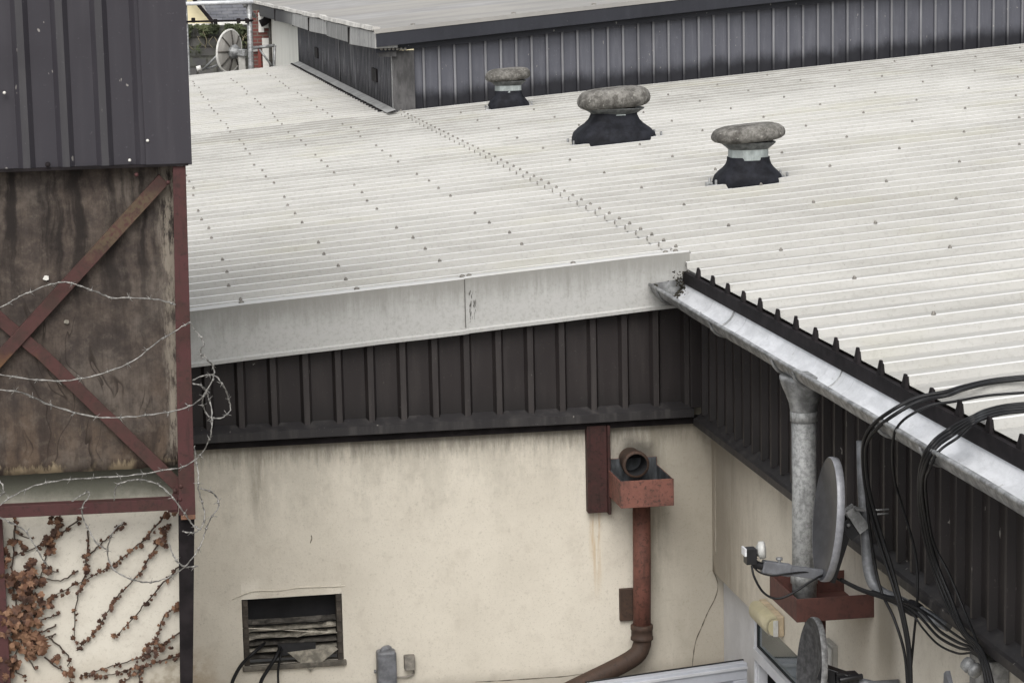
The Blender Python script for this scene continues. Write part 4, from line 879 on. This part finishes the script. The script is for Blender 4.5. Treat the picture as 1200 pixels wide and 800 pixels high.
for i in range(n):
    y0, y1 = 29.3+14.8*i/n, 29.3+14.8*(i+1)/n; w0 = .02*mn.noise(Vector((y0*1.5, 2, 2))); w1 = .02*mn.noise(Vector((y1*1.5, 2, 2)))
    mb.add([(3.32+w0, y0, zr(3.32)+.050), (3.32+w1, y1, zr(3.32)+.050), (XU-.03, y1, 4.17), (XU-.03, y0, 4.17)], [(0, 1, 2, 3)])
mb.build('lead_flashing', M['lead_grey'], UB)
mb = MB(); k = 0
y = PH
while y < 29.4: y += PITCH_R
while y < 44:
    mb.box((3.285, y+.06, zr(3.29)+.010), (3.315, y+.28, zr(3.29)+.055)); y += PITCH_R
mb.box((3.29, 29.5, zr(3.29)+.002), (3.31, 44, zr(3.29)+.013)); mb.build('foam_filler', M['blackened'], UB)

# ------------------------------------------------------------------ clad tower and boarding on the left
TW = thing('clad_tower', 'dark ribbed metal box with rotting plywood boarding on a red oxide steel frame', 'tower', (-.2, 11.9, 2.3))
YT = 11.90
P_T = onY(74.5, 100, YT-.04).x-onY(28, 100, YT-.04).x
mb = clad_face('x', -4.2, .375, P_T, onY(26.5, 100, YT-.03).x, YT-.012, -1, 5.035, lambda s: 7.2, .034, .024, .030, 8, .15)
mb.box((-4.2, YT+.02, 5.06), (.372, 14.2, 7.2)); mb.build('metal_cladding', [M['clad_blue'], M['clad_blue_edge']], TW)
mb = MB(); e0 = onY(167, 100, YT-.05).x
mb.hexa([(e0, YT-.05, 5.026), (.388, YT-.05, 5.026), (.388, YT-.020, 5.026), (e0, YT-.020, 5.026)], [(e0-.012, YT-.05, 7.2), (.398, YT-.05, 7.2), (.398, YT-.020, 7.2), (e0-.012, YT-.020, 7.2)])
mb.hexa([(.376, YT-.0195, 5.026), (.388, YT-.0195, 5.026), (.388, 14.1, 5.026), (.376, 14.1, 5.026)], [(.386, YT-.0195, 7.2), (.398, YT-.0195, 7.2), (.398, 14.1, 7.2), (.386, 14.1, 7.2)])
mb.build('corner_flashing', M['clad_blue'], TW, .002)
mb = MB(); mb.box((-4.2, YT-.054, 5.022), (.37, YT-.008, 5.034)); mb.build('bottom_lip', M['blackened'], TW)
for px, py in ((173, 165), (152, 188), (5, 109)):
    q = onY(px, py, YT-.055); m_ = MB(); m_.lathe((q.x, YT-.044, q.z), [(.0075, -.01), (.0075, .010), (.005, .014), (0, .015)], 10, (0, -1, 0)); m_.build('rivet', M['bolt_white'], TW)
q = onY(56, 193, YT-.06); mb = MB(); mb.lathe(q, [(.013, -.015), (.013, .012), (0, .018)], 8, (0, -1, 0)); mb.build('bolt', M['blackened'], TW)
# plywood
mb = MB(); n = 130; A = []
for i in range(n+1):
    x = -4.2+(4.2+.285)*i/n; zb = 3.525+.006*mn.noise(Vector((x*9, 1, 1)))+.004*mn.noise(Vector((x*30, 1, 1)))+(.03*max(0, (x-.24))/.05 if x > .24 else 0)
    bow = lambda z: .008*mn.noise(Vector((x*4, z*3, 2)))
    A.append([(x+.04*j/24-.008, YT+.050+bow(zb+(5.1-zb)*j/24), zb+(5.1-zb)*j/24) for j in range(25)])
for i in range(n):
    for j in range(24): mb.add([A[i][j], A[i+1][j], A[i+1][j+1], A[i][j+1]], [(0, 1, 2, 3)], 0, True)
    mb.add([A[i][0], A[i+1][0], tuple(Vector(A[i+1][0])+Vector((0, .02, 0))), tuple(Vector(A[i][0])+Vector((0, .02, 0)))], [(3, 2, 1, 0)])
mb.add([A[-1][0], tuple(Vector(A[-1][0])+Vector((0, .02, 0))), tuple(Vector(A[-1][24])+Vector((0, .02, 0))), A[-1][24]], [(0, 1, 2, 3)])
ply = mb.build('plywood_panel', M['plywood'], TW)
for px, py, rr in ((54, 326, .011), (78, 377, .009)):
    q = onY(px, py, YT+.04); m_ = MB(); P = [(q.x+rr*(1+.5*random.random())*math.cos(t)*1.1, YT+.034, q.z+rr*(1+.6*random.random())*math.sin(t)*.8) for t in [2*math.pi*k/9 for k in range(9)]]
    m_.add(P+[(p[0], YT+.062, p[2]) for p in P], [tuple(range(8, -1, -1))]+[(k, (k+1) % 9, 9+(k+1) % 9, 9+k) for k in range(9)]); m_.build('torn_chip', M['bolt_white'] if py < 350 else M['slat_pale'], ply)
# frame: post (leans a little), braces, bottom rail, lower post
def P(px, py, y): return onY(px, py, y)
a0, a1 = P(206, 194, YT-.03), P(218, 194, YT-.03); b0, b1 = P(209.5, 600, YT-.03), P(229, 600, YT-.03)
def lerp(a, b, t): return a+(b-a)*t
mb = MB(); mb.hexa([(b0.x, YT-.04, 3.295), (b1.x, YT-.04, 3.295), (b1.x, YT-.030, 3.295), (b0.x, YT-.030, 3.295)], [(a0.x-.015, YT-.04, 5.02), (a1.x-.002, YT-.04, 5.02), (a1.x-.002, YT-.030, 5.02), (a0.x-.015, YT-.030, 5.02)])
mb.hexa([(b1.x-.010, YT-.0299, 3.295), (b1.x, YT-.0299, 3.295), (b1.x, YT+.06, 3.295), (b1.x-.010, YT+.06, 3.295)], [(a1.x-.012, YT-.0299, 5.02), (a1.x-.002, YT-.0299, 5.02), (a1.x-.002, YT+.06, 5.02), (a1.x-.012, YT+.06, 5.02)])
mb.build('post', M['rust_red'], TW, .002)
def brace(p, q, w, y, name='brace'):
    a = onY(p[0], p[1], y); b = onY(q[0], q[1], y); m_ = MB(); m_.bar(a, b, w, .008, (0, -1, 0)); d = (b-a).normalized(); s_ = d.cross(Vector((0, -1, 0))); m_.bar(a+s_*(w/2-.004)+Vector((0, .024, 0)), b+s_*(w/2-.004)+Vector((0, .024, 0)), .008, .040, (0, -1, 0)); return m_.build(name, M['brace'], TW, .0015)
brace((192, 210), (-140, 573), .063, YT-.0)
brace((-190, 212), (45, 412), .063, YT+.014)
brace((42, 408), (214, 574), .063, YT+.012)
mb = MB(); p, q = onY(-1000, 645, YT-.03), onY(208, 590.5, YT-.03); mb.bar(p, q, .010, .058); mb.bar(p+Vector((0, .035, .024)), q+Vector((0, .035, .024)), .06, .008); mb.build('bottom_rail', M['rust_red'], TW, .002)
mb = MB(); p = onY(206, 576, YT-.035); mb.add([onY(x, y, YT-.026) for x, y in ((196, 592), (209, 562), (209, 600), (197, 600))]+[onY(x, y, YT-.018) for x, y in ((196, 592), (209, 562), (209, 600), (197, 600))], [(0, 1, 2, 3), (7, 6, 5, 4), (0, 4, 5, 1), (1, 5, 6, 2), (2, 6, 7, 3), (3, 7, 4, 0)]); mb.build('gusset_plate', M['rust_red'], TW)
for px, py in ((205, 575), (211, 585), (212, 570), (160, 205), (197, 214)):
    q = onY(px, py, YT-.045); m_ = MB(); m_.lathe((q.x, YT-.034, q.z), [(.011, -.01), (.011, .008), (.006, .012), (0, .012)], 6, (0, -1, 0)); m_.build('frame_bolt', M['rust_red'], TW)
mb = MB(); p0, p1 = onY(209, 600, YT), onY(228, 600, YT); q0, q1 = onY(211, 800, YT), onY(226, 800, YT); z0 = 0.0
k = (q0-p0)/(p0.z-q0.z)
l0 = p0+k*(p0.z-0); l1 = p1+((q1-p1)/(p1.z-q1.z))*(p1.z-0)
mb.hexa([(l0.x, YT, 0), (l1.x, YT, 0), (l1.x, YT+.02, 0), (l0.x, YT+.02, 0)], [(p0.x, YT, 3.294), (p1.x, YT, 3.294), (p1.x, YT+.02, 3.294), (p0.x, YT+.02, 3.294)])
mb.hexa([(l0.x+.02, YT+.0201, 0), (l0.x+.03, YT+.0201, 0), (l0.x+.03, YT+.11, 0), (l0.x+.02, YT+.11, 0)], [(p0.x+.02, YT+.0201, 3.294), (p0.x+.03, YT+.0201, 3.294), (p0.x+.03, YT+.11, 3.294), (p0.x+.02, YT+.11, 3.294)])
mb.build('lower_post', M['blackened'], TW, .002)
mb = MB(); p0, p1 = onY(209, 603, YT-.035), onY(229, 603, YT-.035); mb.box((p0.x+.012, YT-.041, 3.272), (p1.x, YT-.005, 3.2945)); mb.build('base_plate', simple('orange primer', (.20, .10, .06), .8, 0, .4, 30), TW, .002)
# creeper wall
YL = 12.06
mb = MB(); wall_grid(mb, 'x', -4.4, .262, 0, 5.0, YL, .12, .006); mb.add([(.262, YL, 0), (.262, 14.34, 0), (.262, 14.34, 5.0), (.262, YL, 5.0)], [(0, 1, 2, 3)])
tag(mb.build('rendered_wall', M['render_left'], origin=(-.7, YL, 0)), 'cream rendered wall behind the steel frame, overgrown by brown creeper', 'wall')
mb = MB(); o_ = onY(66, 590, YL-.03); p_ = onY(-3, 640, YL-.05)
mb.hexa([(p_.x-.05, YL-.06, 2.2), (onY(3, 640, YL-.06).x, YL-.06, 2.2), (onY(3, 640, YL-.06).x, YL-.02, 2.2), (p_.x-.05, YL-.02, 2.2)], [(p_.x-.05, YL-.06, 3.30), (onY(3, 620, YL-.06).x, YL-.06, 3.30), (onY(3, 620, YL-.06).x, YL-.02, 3.30), (p_.x-.05, YL-.02, 3.30)]); mb.build('left_post', M['rust_red'], TW)

# ------------------------------------------------------------------ creeper
CR = thing('dry_creeper', 'brown withered creeper with dead leaves climbing the cream wall under the red rail', 'creeper', (-.5, YL-.02, 2.3))
Z = lambda x, y: (x/3.6364, 580+y/3.6364)
stems = [[(705, 80), (640, 160), (575, 220), (490, 290), (420, 330), (330, 375), (200, 440)],
 [(715, 130), (690, 190), (640, 260), (580, 350), (510, 420), (470, 480), (430, 545), (385, 600), (335, 655)],
 [(768, 295), (700, 370), (620, 460), (550, 545), (485, 610)], [(764, 460), (700, 520), (672, 590), (650, 635)],
 [(770, 580), (700, 630), (620, 680), (520, 715), (400, 750), (340, 775)], [(764, 680), (640, 720), (560, 740), (480, 762), (400, 772)], [(612, 730), (570, 765), (505, 800)], [(600, 740), (590, 800)],
 [(378, 145), (370, 250), (362, 340), (335, 420), (320, 500), (318, 620)], [(255, 80), (225, 170), (200, 240), (180, 330), (150, 400)], [(350, 95), (260, 160), (120, 235), (30, 270)],
 [(370, 260), (440, 200), (500, 140), (530, 122)], [(330, 320), (260, 362), (160, 345)], [(250, 508), (190, 525), (110, 540)], [(240, 550), (180, 580), (100, 590)], [(240, 590), (180, 610)], [(190, 690), (240, 730), (290, 760), (300, 795)], [(205, 600), (260, 650), (295, 690), (290, 730)],
 [(60, 110), (75, 160), (140, 185)], [(65, 80), (60, 200), (50, 330), (70, 480), (90, 620), (40, 720), (10, 800)], [(180, 330), (250, 325)], [(120, 690), (150, 745)], [(70, 690), (60, 740), (110, 775)], [(20, 250), (0, 230)], [(180, 470), (220, 460)]]
mb = MB(); lf = MB()
def leaf(p, s, mi, flat=.6):
    nrm = Vector((random.uniform(-.8, .8), -1, random.uniform(-.6, .8))).normalized(); u = nrm.orthogonal().normalized(); u.rotate(Matrix.Rotation(random.uniform(0, 6.28), 3, nrm)); w = nrm.cross(u)
    pr = [(0, -.5), (.35, -.62), (.62, -.2), (.42, .08), (.5, .42), (.18, .36), (0, .78), (-.2, .36), (-.52, .40), (-.42, .05), (-.6, -.25), (-.33, -.62)]
    fold = random.uniform(.1, .55); c = p; vs = [c+nrm*s*.05]
    for a, b in pr: vs.append(c+u*(a*s*random.uniform(.85, 1.1))+w*(b*s*random.uniform(.9, 1.1))-nrm*(fold*abs(a)*s*.8)+nrm*random.uniform(-.08, .08)*s)
    lf.add(vs, [(0, k+1, (k+1) % 12+1) for k in range(12)], mi)
for i, st in enumerate(stems):
    P_ = smooth_path([onY(*Z(x, y), YL-.014) for x, y in st], 6)
    P_ = [p+Vector((random.uniform(-.004, .004), 0, random.uniform(-.004, .004))) for p in P_]
    n = len(P_); mb.tube(P_, [.0048*(1-.6*k/n) for k in range(n)], 6)
    dens = 3 if i < 8 else 2 if i < 12 else 1
    for p in P_:
        for _ in range(dens):
            if random.random() < (.36 if i < 12 else .25): leaf(p+Vector((random.uniform(-.012, .012), -random.uniform(.004, .02), random.uniform(-.012, .012))), random.uniform(.010, .024), 1 if random.random() < .7 else 0)
def clump(x, y, rx, ry, n, s0, s1, dark=.3):
    for _ in range(max(3, int(n*.72))):
        a = random.uniform(0, 6.28); r = math.sqrt(random.random()); p = onY(*Z(x+rx*r*math.cos(a), y+ry*r*math.sin(a)), YL-.012-random.uniform(.0, .06)); leaf(p, random.uniform(s0, s1), 1 if random.random() < dark else 0)
for c_ in ((60, 250, 50, 60, 16, .02, .036, .6), (75, 360, 70, 60, 40, .024, .045, .45), (145, 365, 42, 42, 30, .022, .042, .6), (30, 500, 55, 50, 36, .024, .05, .15), (120, 440, 60, 45, 36, .024, .045, .35), (100, 560, 80, 50, 46, .026, .05, .15), (140, 640, 55, 45, 40, .026, .05, .12), (30, 620, 40, 55, 24, .022, .045, .3), (20, 740, 40, 60, 30, .02, .04, .4), (60, 715, 30, 22, 12, .02, .036, .3),
           (235, 130, 22, 45, 22, .02, .034, .7), (205, 215, 25, 40, 20, .02, .036, .5), (195, 315, 18, 30, 12, .018, .03, .6), (130, 290, 18, 24, 9, .02, .035, .7), (215, 460, 20, 14, 6, .02, .032, .6), (240, 700, 20, 18, 6, .02, .034, .4), (300, 757, 22, 18, 7, .02, .036, .2), (365, 320, 16, 36, 9, .018, .028, .7), (370, 260, 20, 14, 5, .016, .026, .7),
           (690, 200, 30, 26, 10, .018, .03, .35), (700, 150, 18, 22, 8, .018, .028, .4), (725, 90, 26, 20, 8, .02, .03, .3), (750, 475, 20, 22, 9, .02, .032, .4), (640, 670, 36, 36, 16, .016, .028, .55), (700, 660, 45, 30, 12, .014, .024, .9), (590, 215, 22, 12, 5, .016, .024, .9), (275, 418, 16, 12, 4, .014, .022, .8), (345, 400, 10, 16, 4, .014, .022, .5), (150, 500, 30, 22, 10, .022, .036, .5), (10, 310, 14, 18, 5, .018, .03, .7)):
    clump(*c_)
mb.build('stems', M['stem'], CR); lf.build('foliage', [M['leaf'], M['leaf_dark']], CR)

# ------------------------------------------------------------------ barbed wire
def barbed(label, pts, y=11.70, jit=.03, r=.0030):
    ph = random.uniform(0, 9); P_ = []
    for i, q in enumerate(smooth_path([(a, b, 0) for a, b in pts], 5)):
        P_.append(onY(q.x, q.y, y+jit*math.sin(ph+i*.35))+Vector((random.uniform(-.0025, .0025), 0, random.uniform(-.0025, .0025))))
    m_ = MB()
    n_ = len(P_)
    for tw in (0, 1):
        W = []
        for i, p in enumerate(P_): a = i*1.1+tw*math.pi; W.append(p+Vector((math.cos(a)*.0018, math.sin(a)*.0018, math.sin(a+1)*.0018)))
        m_.tube(W, r*.8, 5)
    d = 0
    for i in range(1, n_-1):
        d += (P_[i]-P_[i-1]).length
        if d > .095:
            d = 0; t = (P_[i+1]-P_[i-1]).normalized()
            m_.tube([P_[i]-t*.006, P_[i]+t*.006], r*1.9, 6)
            for _ in range(3):
                v = Vector((random.uniform(-1, 1), random.uniform(-1, 1), random.uniform(-1, 1))).normalized(); m_.tube([P_[i], P_[i]+v*.026], [.0019, .0009], 4)
    return tag(m_.build('barbed_wire', M['wire'], origin=P_[0]), label, 'barbed wire', 'strands of barbed wire across the boarding')
barbed('uppermost barbed wire strand, arching over the plywood and behind the diagonal brace', [(-10, 366), (15, 352), (35, 342), (60, 333), (80, 331), (100, 337), (118, 344), (132, 349), (165, 349), (190, 352), (206, 357)], 11.84, .012)
barbed('barbed wire strand sagging across the brace crossing and rising to the post', [(-10, 437), (35, 444), (75, 446), (110, 440), (150, 426), (185, 400), (205, 388), (222, 377)], 11.80, .02)
barbed('thin withered barbed wire tail dangling from the post over the white fascia', [(222, 377), (228, 386), (236, 396), (239, 404), (235, 410), (236, 418), (238, 420)], 11.78, .01, .0026)
barbed('barbed wire strand sagging across the lower plywood and curling up over the dark cladding', [(-10, 456), (25, 460), (60, 475), (105, 487), (140, 489), (190, 484), (222, 476), (238, 464), (248, 447), (251, 436), (249, 428), (243, 421), (238, 416)], 11.74)
barbed('barbed wire strand under the plywood edge, swinging up into a tall loop', [(-10, 600), (10, 584), (35, 571), (60, 564), (100, 560), (150, 557), (190, 551), (214, 547), (232, 536), (244, 518), (248, 500), (248, 480), (243, 462), (236, 452), (226, 449)], 11.72)
barbed('small barbed wire coil over the dark cladding right of the post', [(226, 445), (240, 440), (252, 440), (262, 452), (268, 468), (270, 480), (262, 488), (250, 490), (242, 484), (237, 472), (240, 460), (247, 450)], 11.80)
barbed('kinked barbed wire end hooked up just above the red rail', [(84, 587), (95, 580), (103, 576), (104, 582), (97, 592), (97, 606), (104, 620), (113, 635), (124, 643)], 11.80, .015)
barbed('short barbed wire arc in front of the bottom right corner of the frame', [(134, 586), (136, 570), (146, 564), (165, 562), (185, 567), (200, 580), (214, 598), (224, 612), (231, 618), (236, 620)], 11.76, .015)
barbed('big loose barbed wire loop hanging across the creeper and around the dark lower post', [(143, 613), (134, 620), (128, 634), (126, 648), (133, 666), (150, 677), (172, 682), (196, 677), (214, 666), (228, 650), (238, 632), (244, 612), (250, 603), (256, 594), (255, 584), (247, 576), (235, 572)], 11.74)
barbed('barbed wire offcut curling under the base of the red post', [(198, 635), (202, 648), (210, 660), (219, 664), (232, 663)], 11.76, .01)
barbed('rusty looking vertical barbed wire tangle right of the post foot', [(228, 522), (230, 540), (233, 556), (232, 572), (237, 588), (240, 604), (236, 618), (226, 624), (214, 622)], 11.78, .02)
barbed('slack barbed wire from the left edge drooping over the creeper leaves', [(-10, 600), (10, 611), (28, 620), (38, 634), (47, 650), (55, 662)], 11.80, .01)
barbed('small barbed wire crook at the left edge under the boarding', [(-6, 560), (2, 566), (4, 575), (-1, 582), (-8, 584)], 11.80, .01)

# ------------------------------------------------------------------ beyond the roof: scaffold rail, big dish, stone wall, house
SC = thing('scaffold_frame', 'grey scaffold pole and rails standing behind the far edge of the white roof', 'scaffold', (2.6, 44.6, 0))
YS = 44.7
a, b = onY(291, -20, YS), onY(294.5, 90, YS); mb = MB(); mb.tube([(b.x, YS, 0), (b.x, YS, b.z), (a.x, YS, a.z)], .05, 12); mb.build('upright_pole', M['galv'], SC)
a2 = onY(221, 0, YS); mb = MB(); mb.tube([(a2.x-.04, YS, 0), (onY(219.5, 60, YS).x, YS, a2.z+1.0)], .03, 10); mb.build('upright_pole', M['galv'], SC)
mb = MB(); mb.tube([onY(205, 5.0, YS-.06), onY(297, 2.2, YS-.06)], .035, 10); mb.build('top_rail', M['galv_inside'], SC)
mb = MB(); mb.tube([onY(205, 26, YS-.05), onY(297, 24, YS-.05)], .018, 8); mb.build('lower_rail', M['blackened'], SC)
for px, py in ((226.5, 24), (252.5, 25.5), (279.5, 24.5), (289.5, 24.5)):
    q = onY(px, py, YS-.05); m_ = MB(); m_.box(tuple(q-Vector((.035, .035, .045))), tuple(q+Vector((.035, .035, .045)))); m_.build('clamp', M['blackened'], SC, .01)
mb = MB(); mb.tube([onY(285, 1, YS), onY(289, 8, YS)], .05, 8); mb.tube([onY(288, 5, YS), onY(299, 20, YS+.3)], .03, 8); mb.build('coupler', M['galv'], SC)
q0, q1, q2, q3, q4 = onY(296, 56.5, 45), onY(322, 53.5, 45), onY(321, 80, 45), onY(304, 58, 45), onY(319, 78, 45)
mb = MB(); mb.tube([q0, q1], .03, 8); mb.tube([q1, q2, Vector((q2.x, 45, 2.5))], .028, 8); mb.tube([q3, q4], .02, 8)
tag(mb.build('stair_rail', M['galv'], origin=(q2.x, 45, 2.5)), 'small grey tube bracket with a diagonal strut beside the scaffold pole', 'bracket')
# big dish seen from behind
BD = thing('large_dish', 'large pale satellite dish seen from behind with ribs, at the far roof edge', 'satellite dish', (2.2, 45.2, 3.5))
bc = onY(268.5, 60, 45.2); nb = Vector((-.72, .68, .10)).normalized()
sdb = Vector((0, 0, 1)).cross(nb).normalized(); upb = nb.cross(sdb)
W, H = .34, .385
mb = MB(); pf_ = [(i/8, .07*((i/8)**2-1)) for i in range(9)]
mb.lathe(bc, pf_, 40, nb, W, H, 0, sdb, caps=False); mb.lathe(bc-nb*.012, pf_[::-1], 40, nb, W, H, 0, sdb, caps=False); rf = mb.build('reflector', simple('pale dish', (.44, .42, .39), .7, 0, .35, 5, stretch=(1, 1, .4)), BD)
mb = MB(); mb.tube([bc+sdb*(W*math.cos(t))+upb*(H*math.sin(t)) for t in [2*math.pi*k/40 for k in range(41)]], .022, 8, caps=False); mb.build('rim', M['white'], rf)
for k in range(8):
    t = math.pi/2+2*math.pi*k/8; m_ = MB(); m_.tube([bc-nb*(.095-.075*q*q)+(sdb*(W*math.cos(t))+upb*(H*math.sin(t)))*q for q in (0, .25, .5, .75, .98)], .014, 6); m_.build('rib', M['slat'], BD)
mb = MB(); hc = bc-nb*.16; mb.lathe(hc, [(.13, .08), (.14, .02), (.09, -.05), (.03, -.10)][::-1], 8, nb); mb.bar(hc, hc+Vector((.18, -.1, -.02)), .12, .12); mb.build('hub', M['galv'], BD, .01)
mb = MB(); mb.bar(hc+Vector((.10, 0, -.05)), (hc.x+.12, hc.y, 2.8), .12, .12, (0, 1, 0)); mb.build('stand', M['box_white'], BD)
for p, q in (((254, 66), (238, 82)), ((254, 77), (242, 81))):
    m_ = MB(); m_.tube([onY(p[0], p[1], 45.3), onY(q[0], q[1], 45.6)], .022, 8); m_.build('strut', M['galv'], BD)
mb = MB(); mb.tube([onY(233, 81, 45.6)+Vector((-.04, 0, 0)), onY(233, 81, 45.6)+Vector((.04, 0, .02))], .05, 8); mb.build('feed_horn', M['white'], BD)
# stone wall with ivy
YB = 52.0
mb = MB(); tz = onY(260, 30.5, YB).z; wall_grid(mb, 'x', -3, 3.15, 0, tz, YB, .18, .07); mb.add([(-3, YB, tz), (3.15, YB, tz), (3.15, YB+.5, tz), (-3, YB+.5, tz)], [(0, 1, 2, 3)])
tag(mb.build('stone_wall', M['stone'], origin=(1, YB, 0)), 'dark rubble stone wall behind the large pale dish', 'wall')
zz = onY(260, 66, YB).z; mb = MB(); mb.box((-3, YB-.22, 0), (3.1, YB-.12, zz)); mb.build('stone_ledge', M['stone']); tag(bpy.data.objects['stone_ledge'], 'grey low coping block along the foot of the stone wall', 'wall')
IV = thing('wall_ivy', 'green ivy with bare stalks hanging over the top of the stone wall', 'ivy', (2.4, YB-.1, 3.8))
lf = MB()
for _ in range(950):
    x = random.uniform(1.3, 3.12); d = abs(random.gauss(0, .15)); n_ = mn.noise(Vector((x*2.4, 1, 1)))
    z = tz+.03-d*(1.1+n_*1.4)
    if mn.noise(Vector((x*4, z*4, 7))) < -.18: continue
    leaf(Vector((x, YB-.07-random.uniform(0, .16), z)), random.uniform(.035, .075), 0)
lf.build('foliage', M['ivy'], IV)
mb = MB()
for _ in range(20):
    x = random.uniform(1.6, 3.1); z = tz-random.uniform(.0, .25); mb.tube(smooth_path([(x, YB-.16, z), (x+random.uniform(-.1, .1), YB-.2, z-.12), (x+random.uniform(-.2, .2), YB-.16, z-random.uniform(.15, .4))], 4), .007, 5)
mb.build('stalks', M['ivy_dry'], IV)
# house
HS = thing('gabled_house', 'cream gabled house with a grey slate roof beyond the stone wall', 'house', (3, 62, 0))
Yh = 62.0
e = [onY(x, y, Yh) for x, y in ((215, 28), (254, 28), (222, -9))]
mb = MB(); g0, g1 = e[0], e[1]; ap = onY(217, -12, Yh)
mb.add([(g0.x-5, Yh, 0), (g1.x, Yh, 0), (g1.x, Yh, g1.z), (ap.x, Yh, ap.z), (g0.x-5, Yh, g0.z-.2)], [(0, 1, 2, 3, 4)]); mb.add([(g1.x, Yh, 0), (9, Yh+.3, 0), (9, Yh+.3, g1.z-.1), (g1.x, Yh, g1.z-.1)], [(0, 1, 2, 3)]); mb.build('wall', M['house_cream'], HS)
a, b = onY(248, 25.5, Yh-.3), onY(222, -6, Yh-.3)
mb = MB(); er = Vector((9, Yh+.2, a.z-.03)); tr = Vector((9, Yh+4.2, a.z+2.4)); tl = Vector((b.x, Yh+4.2, a.z+2.4)); b_ = Vector((b.x-.35, Yh+4.2, a.z+2.4))
al = Vector((a.x, Yh-.2, a.z)); mb.add([al, er, tr, b_], [(0, 1, 2, 3)]); mb.add([al-Vector((0, 0, .08)), er-Vector((0, 0, .08)), er, al], [(0, 1, 2, 3)]); mb.build('roof', M['slate'], HS)
mb = MB(); mb.bar(onY(250, 27, Yh-.25), onY(216, -14, Yh-.25), .09, .05, (0, -1, 0)); mb.build('verge', M['blackened'], HS)
mb = MB(); mb.bar(onY(250, 28, Yh-.3), onY(335, 25.5, Yh-.3), .10, .07); mb.build('fascia', M['white'], HS)
mb = MB(); mb.bar(onY(214, 29, Yh-.1), onY(252, 28.5, Yh-.1), .04, .04); mb.build('string_course', M['white'], HS)
mb = MB(); mb.bar(onY(300, 5, Yh-.4), onY(340, -2, Yh-.4), .3, .25, (0, -1, 0)); mb.build('parapet', M['white'], HS)
# brick pier with white panels
BP = thing('brick_pier', 'red brick pier with ragged white render patches next to the white clad wall', 'wall', (3.5, 51.4, 0))
Yp = 51.4
def rect(x0, y0, x1, y1, Y, d, mat, name):
    a, b = onY(x0, y0, Y), onY(x1, y1, Y); m_ = MB(); m_.box((a.x, Y, min(a.z, b.z)), (b.x, Y+d, max(a.z, b.z))); return m_.build(name, mat, BP)
a, b = onY(296, 20, Yp), onY(324, 12, Yp); mb = MB(); mb.box((a.x, Yp, 0), (b.x, Yp+.4, b.z)); mb.build('brickwork', M['brick'], BP)
rect(302.5, 15, 315.5, 33, Yp-.03, .029, M['white'], 'render_patch'); rect(303, 33.3, 309.5, 38, Yp-.03, .029, M['white'], 'render_patch'); rect(307, 45, 317.5, 80, Yp-.03, .029, M['white'], 'render_patch')
mb = MB(); mb.tube(smooth_path([onY(313, 10, Yp-.2), onY(313.5, 20, Yp-.2), onY(311, 25, Yp-.2), onY(305, 28, Yp-.2)]), .08, 10); mb.build('drain_elbow', M['blackened'], BP)
mb = MB(); mb.tube([onY(316.3, 12, Yp-.1), onY(317.5, 82, Yp-.1)], .035, 8); mb.build('drain_pipe', M['slat'], BP)
rect(302, 56, 306.5, 82, Yp-.08, .05, rust_mat('red timber', (.20, .05, .04), (.15, .05, .04), (.06, .03, .03), .3), 'red_board')
mb = MB(); mb.bar(onY(296, 58, Yp-.05), onY(303, 57.5, Yp-.05), .05, .1); mb.build('concrete_band', M['felt_grey'], BP)

for o in list(bpy.data.objects):
    if '_o' in o: del o['_o']

# ------------------------------------------------------------------ light: bright overcast
w = bpy.data.worlds.new('World'); scene.world = w; w.use_nodes = True; nt = w.node_tree
bg = nt.nodes['Background']; sky = nt.nodes.new('ShaderNodeTexSky'); sky.sky_type = 'NISHITA'; sky.sun_disc = False
EL, AZ = R(47), R(195)                      # azimuth clockwise from +Y
sky.sun_elevation = EL; sky.sun_rotation = AZ; sky.air_density = 1.0; sky.dust_density = 4.0; sky.ozone_density = 1.0
hs = nt.nodes.new('ShaderNodeHueSaturation'); hs.inputs['Saturation'].default_value = .22; nt.links.new(sky.outputs[0], hs.inputs['Color']); veil = nt.nodes.new('ShaderNodeMix'); veil.data_type = 'RGBA'; veil.blend_type = 'ADD'; veil.inputs[0].default_value = 1; nt.links.new(hs.outputs[0], veil.inputs[6]); veil.inputs[7].default_value = (1.35, 1.38, 1.42, 1); nt.links.new(veil.outputs[2], bg.inputs[0]); bg.inputs[1].default_value = .13
sd_ = bpy.data.lights.new('sun', 'SUN'); sd_.energy = 1.6; sd_.angle = R(45); sd_.color = (1, .98, .95); so = bpy.data.objects.new('sun', sd_); COL.objects.link(so)
dirv = Vector((math.sin(AZ)*math.cos(EL), math.cos(AZ)*math.cos(EL), math.sin(EL))); so.rotation_euler = dirv.to_track_quat('Z', 'Y').to_euler(); so.location = (0, 0, 20)
scene.view_settings.view_transform = 'Standard'; scene.view_settings.look = 'None'; scene.view_settings.gamma = 1; scene.view_settings.exposure = 0.17
scene.render.engine = 'CYCLES'; scene.cycles.use_denoising = True
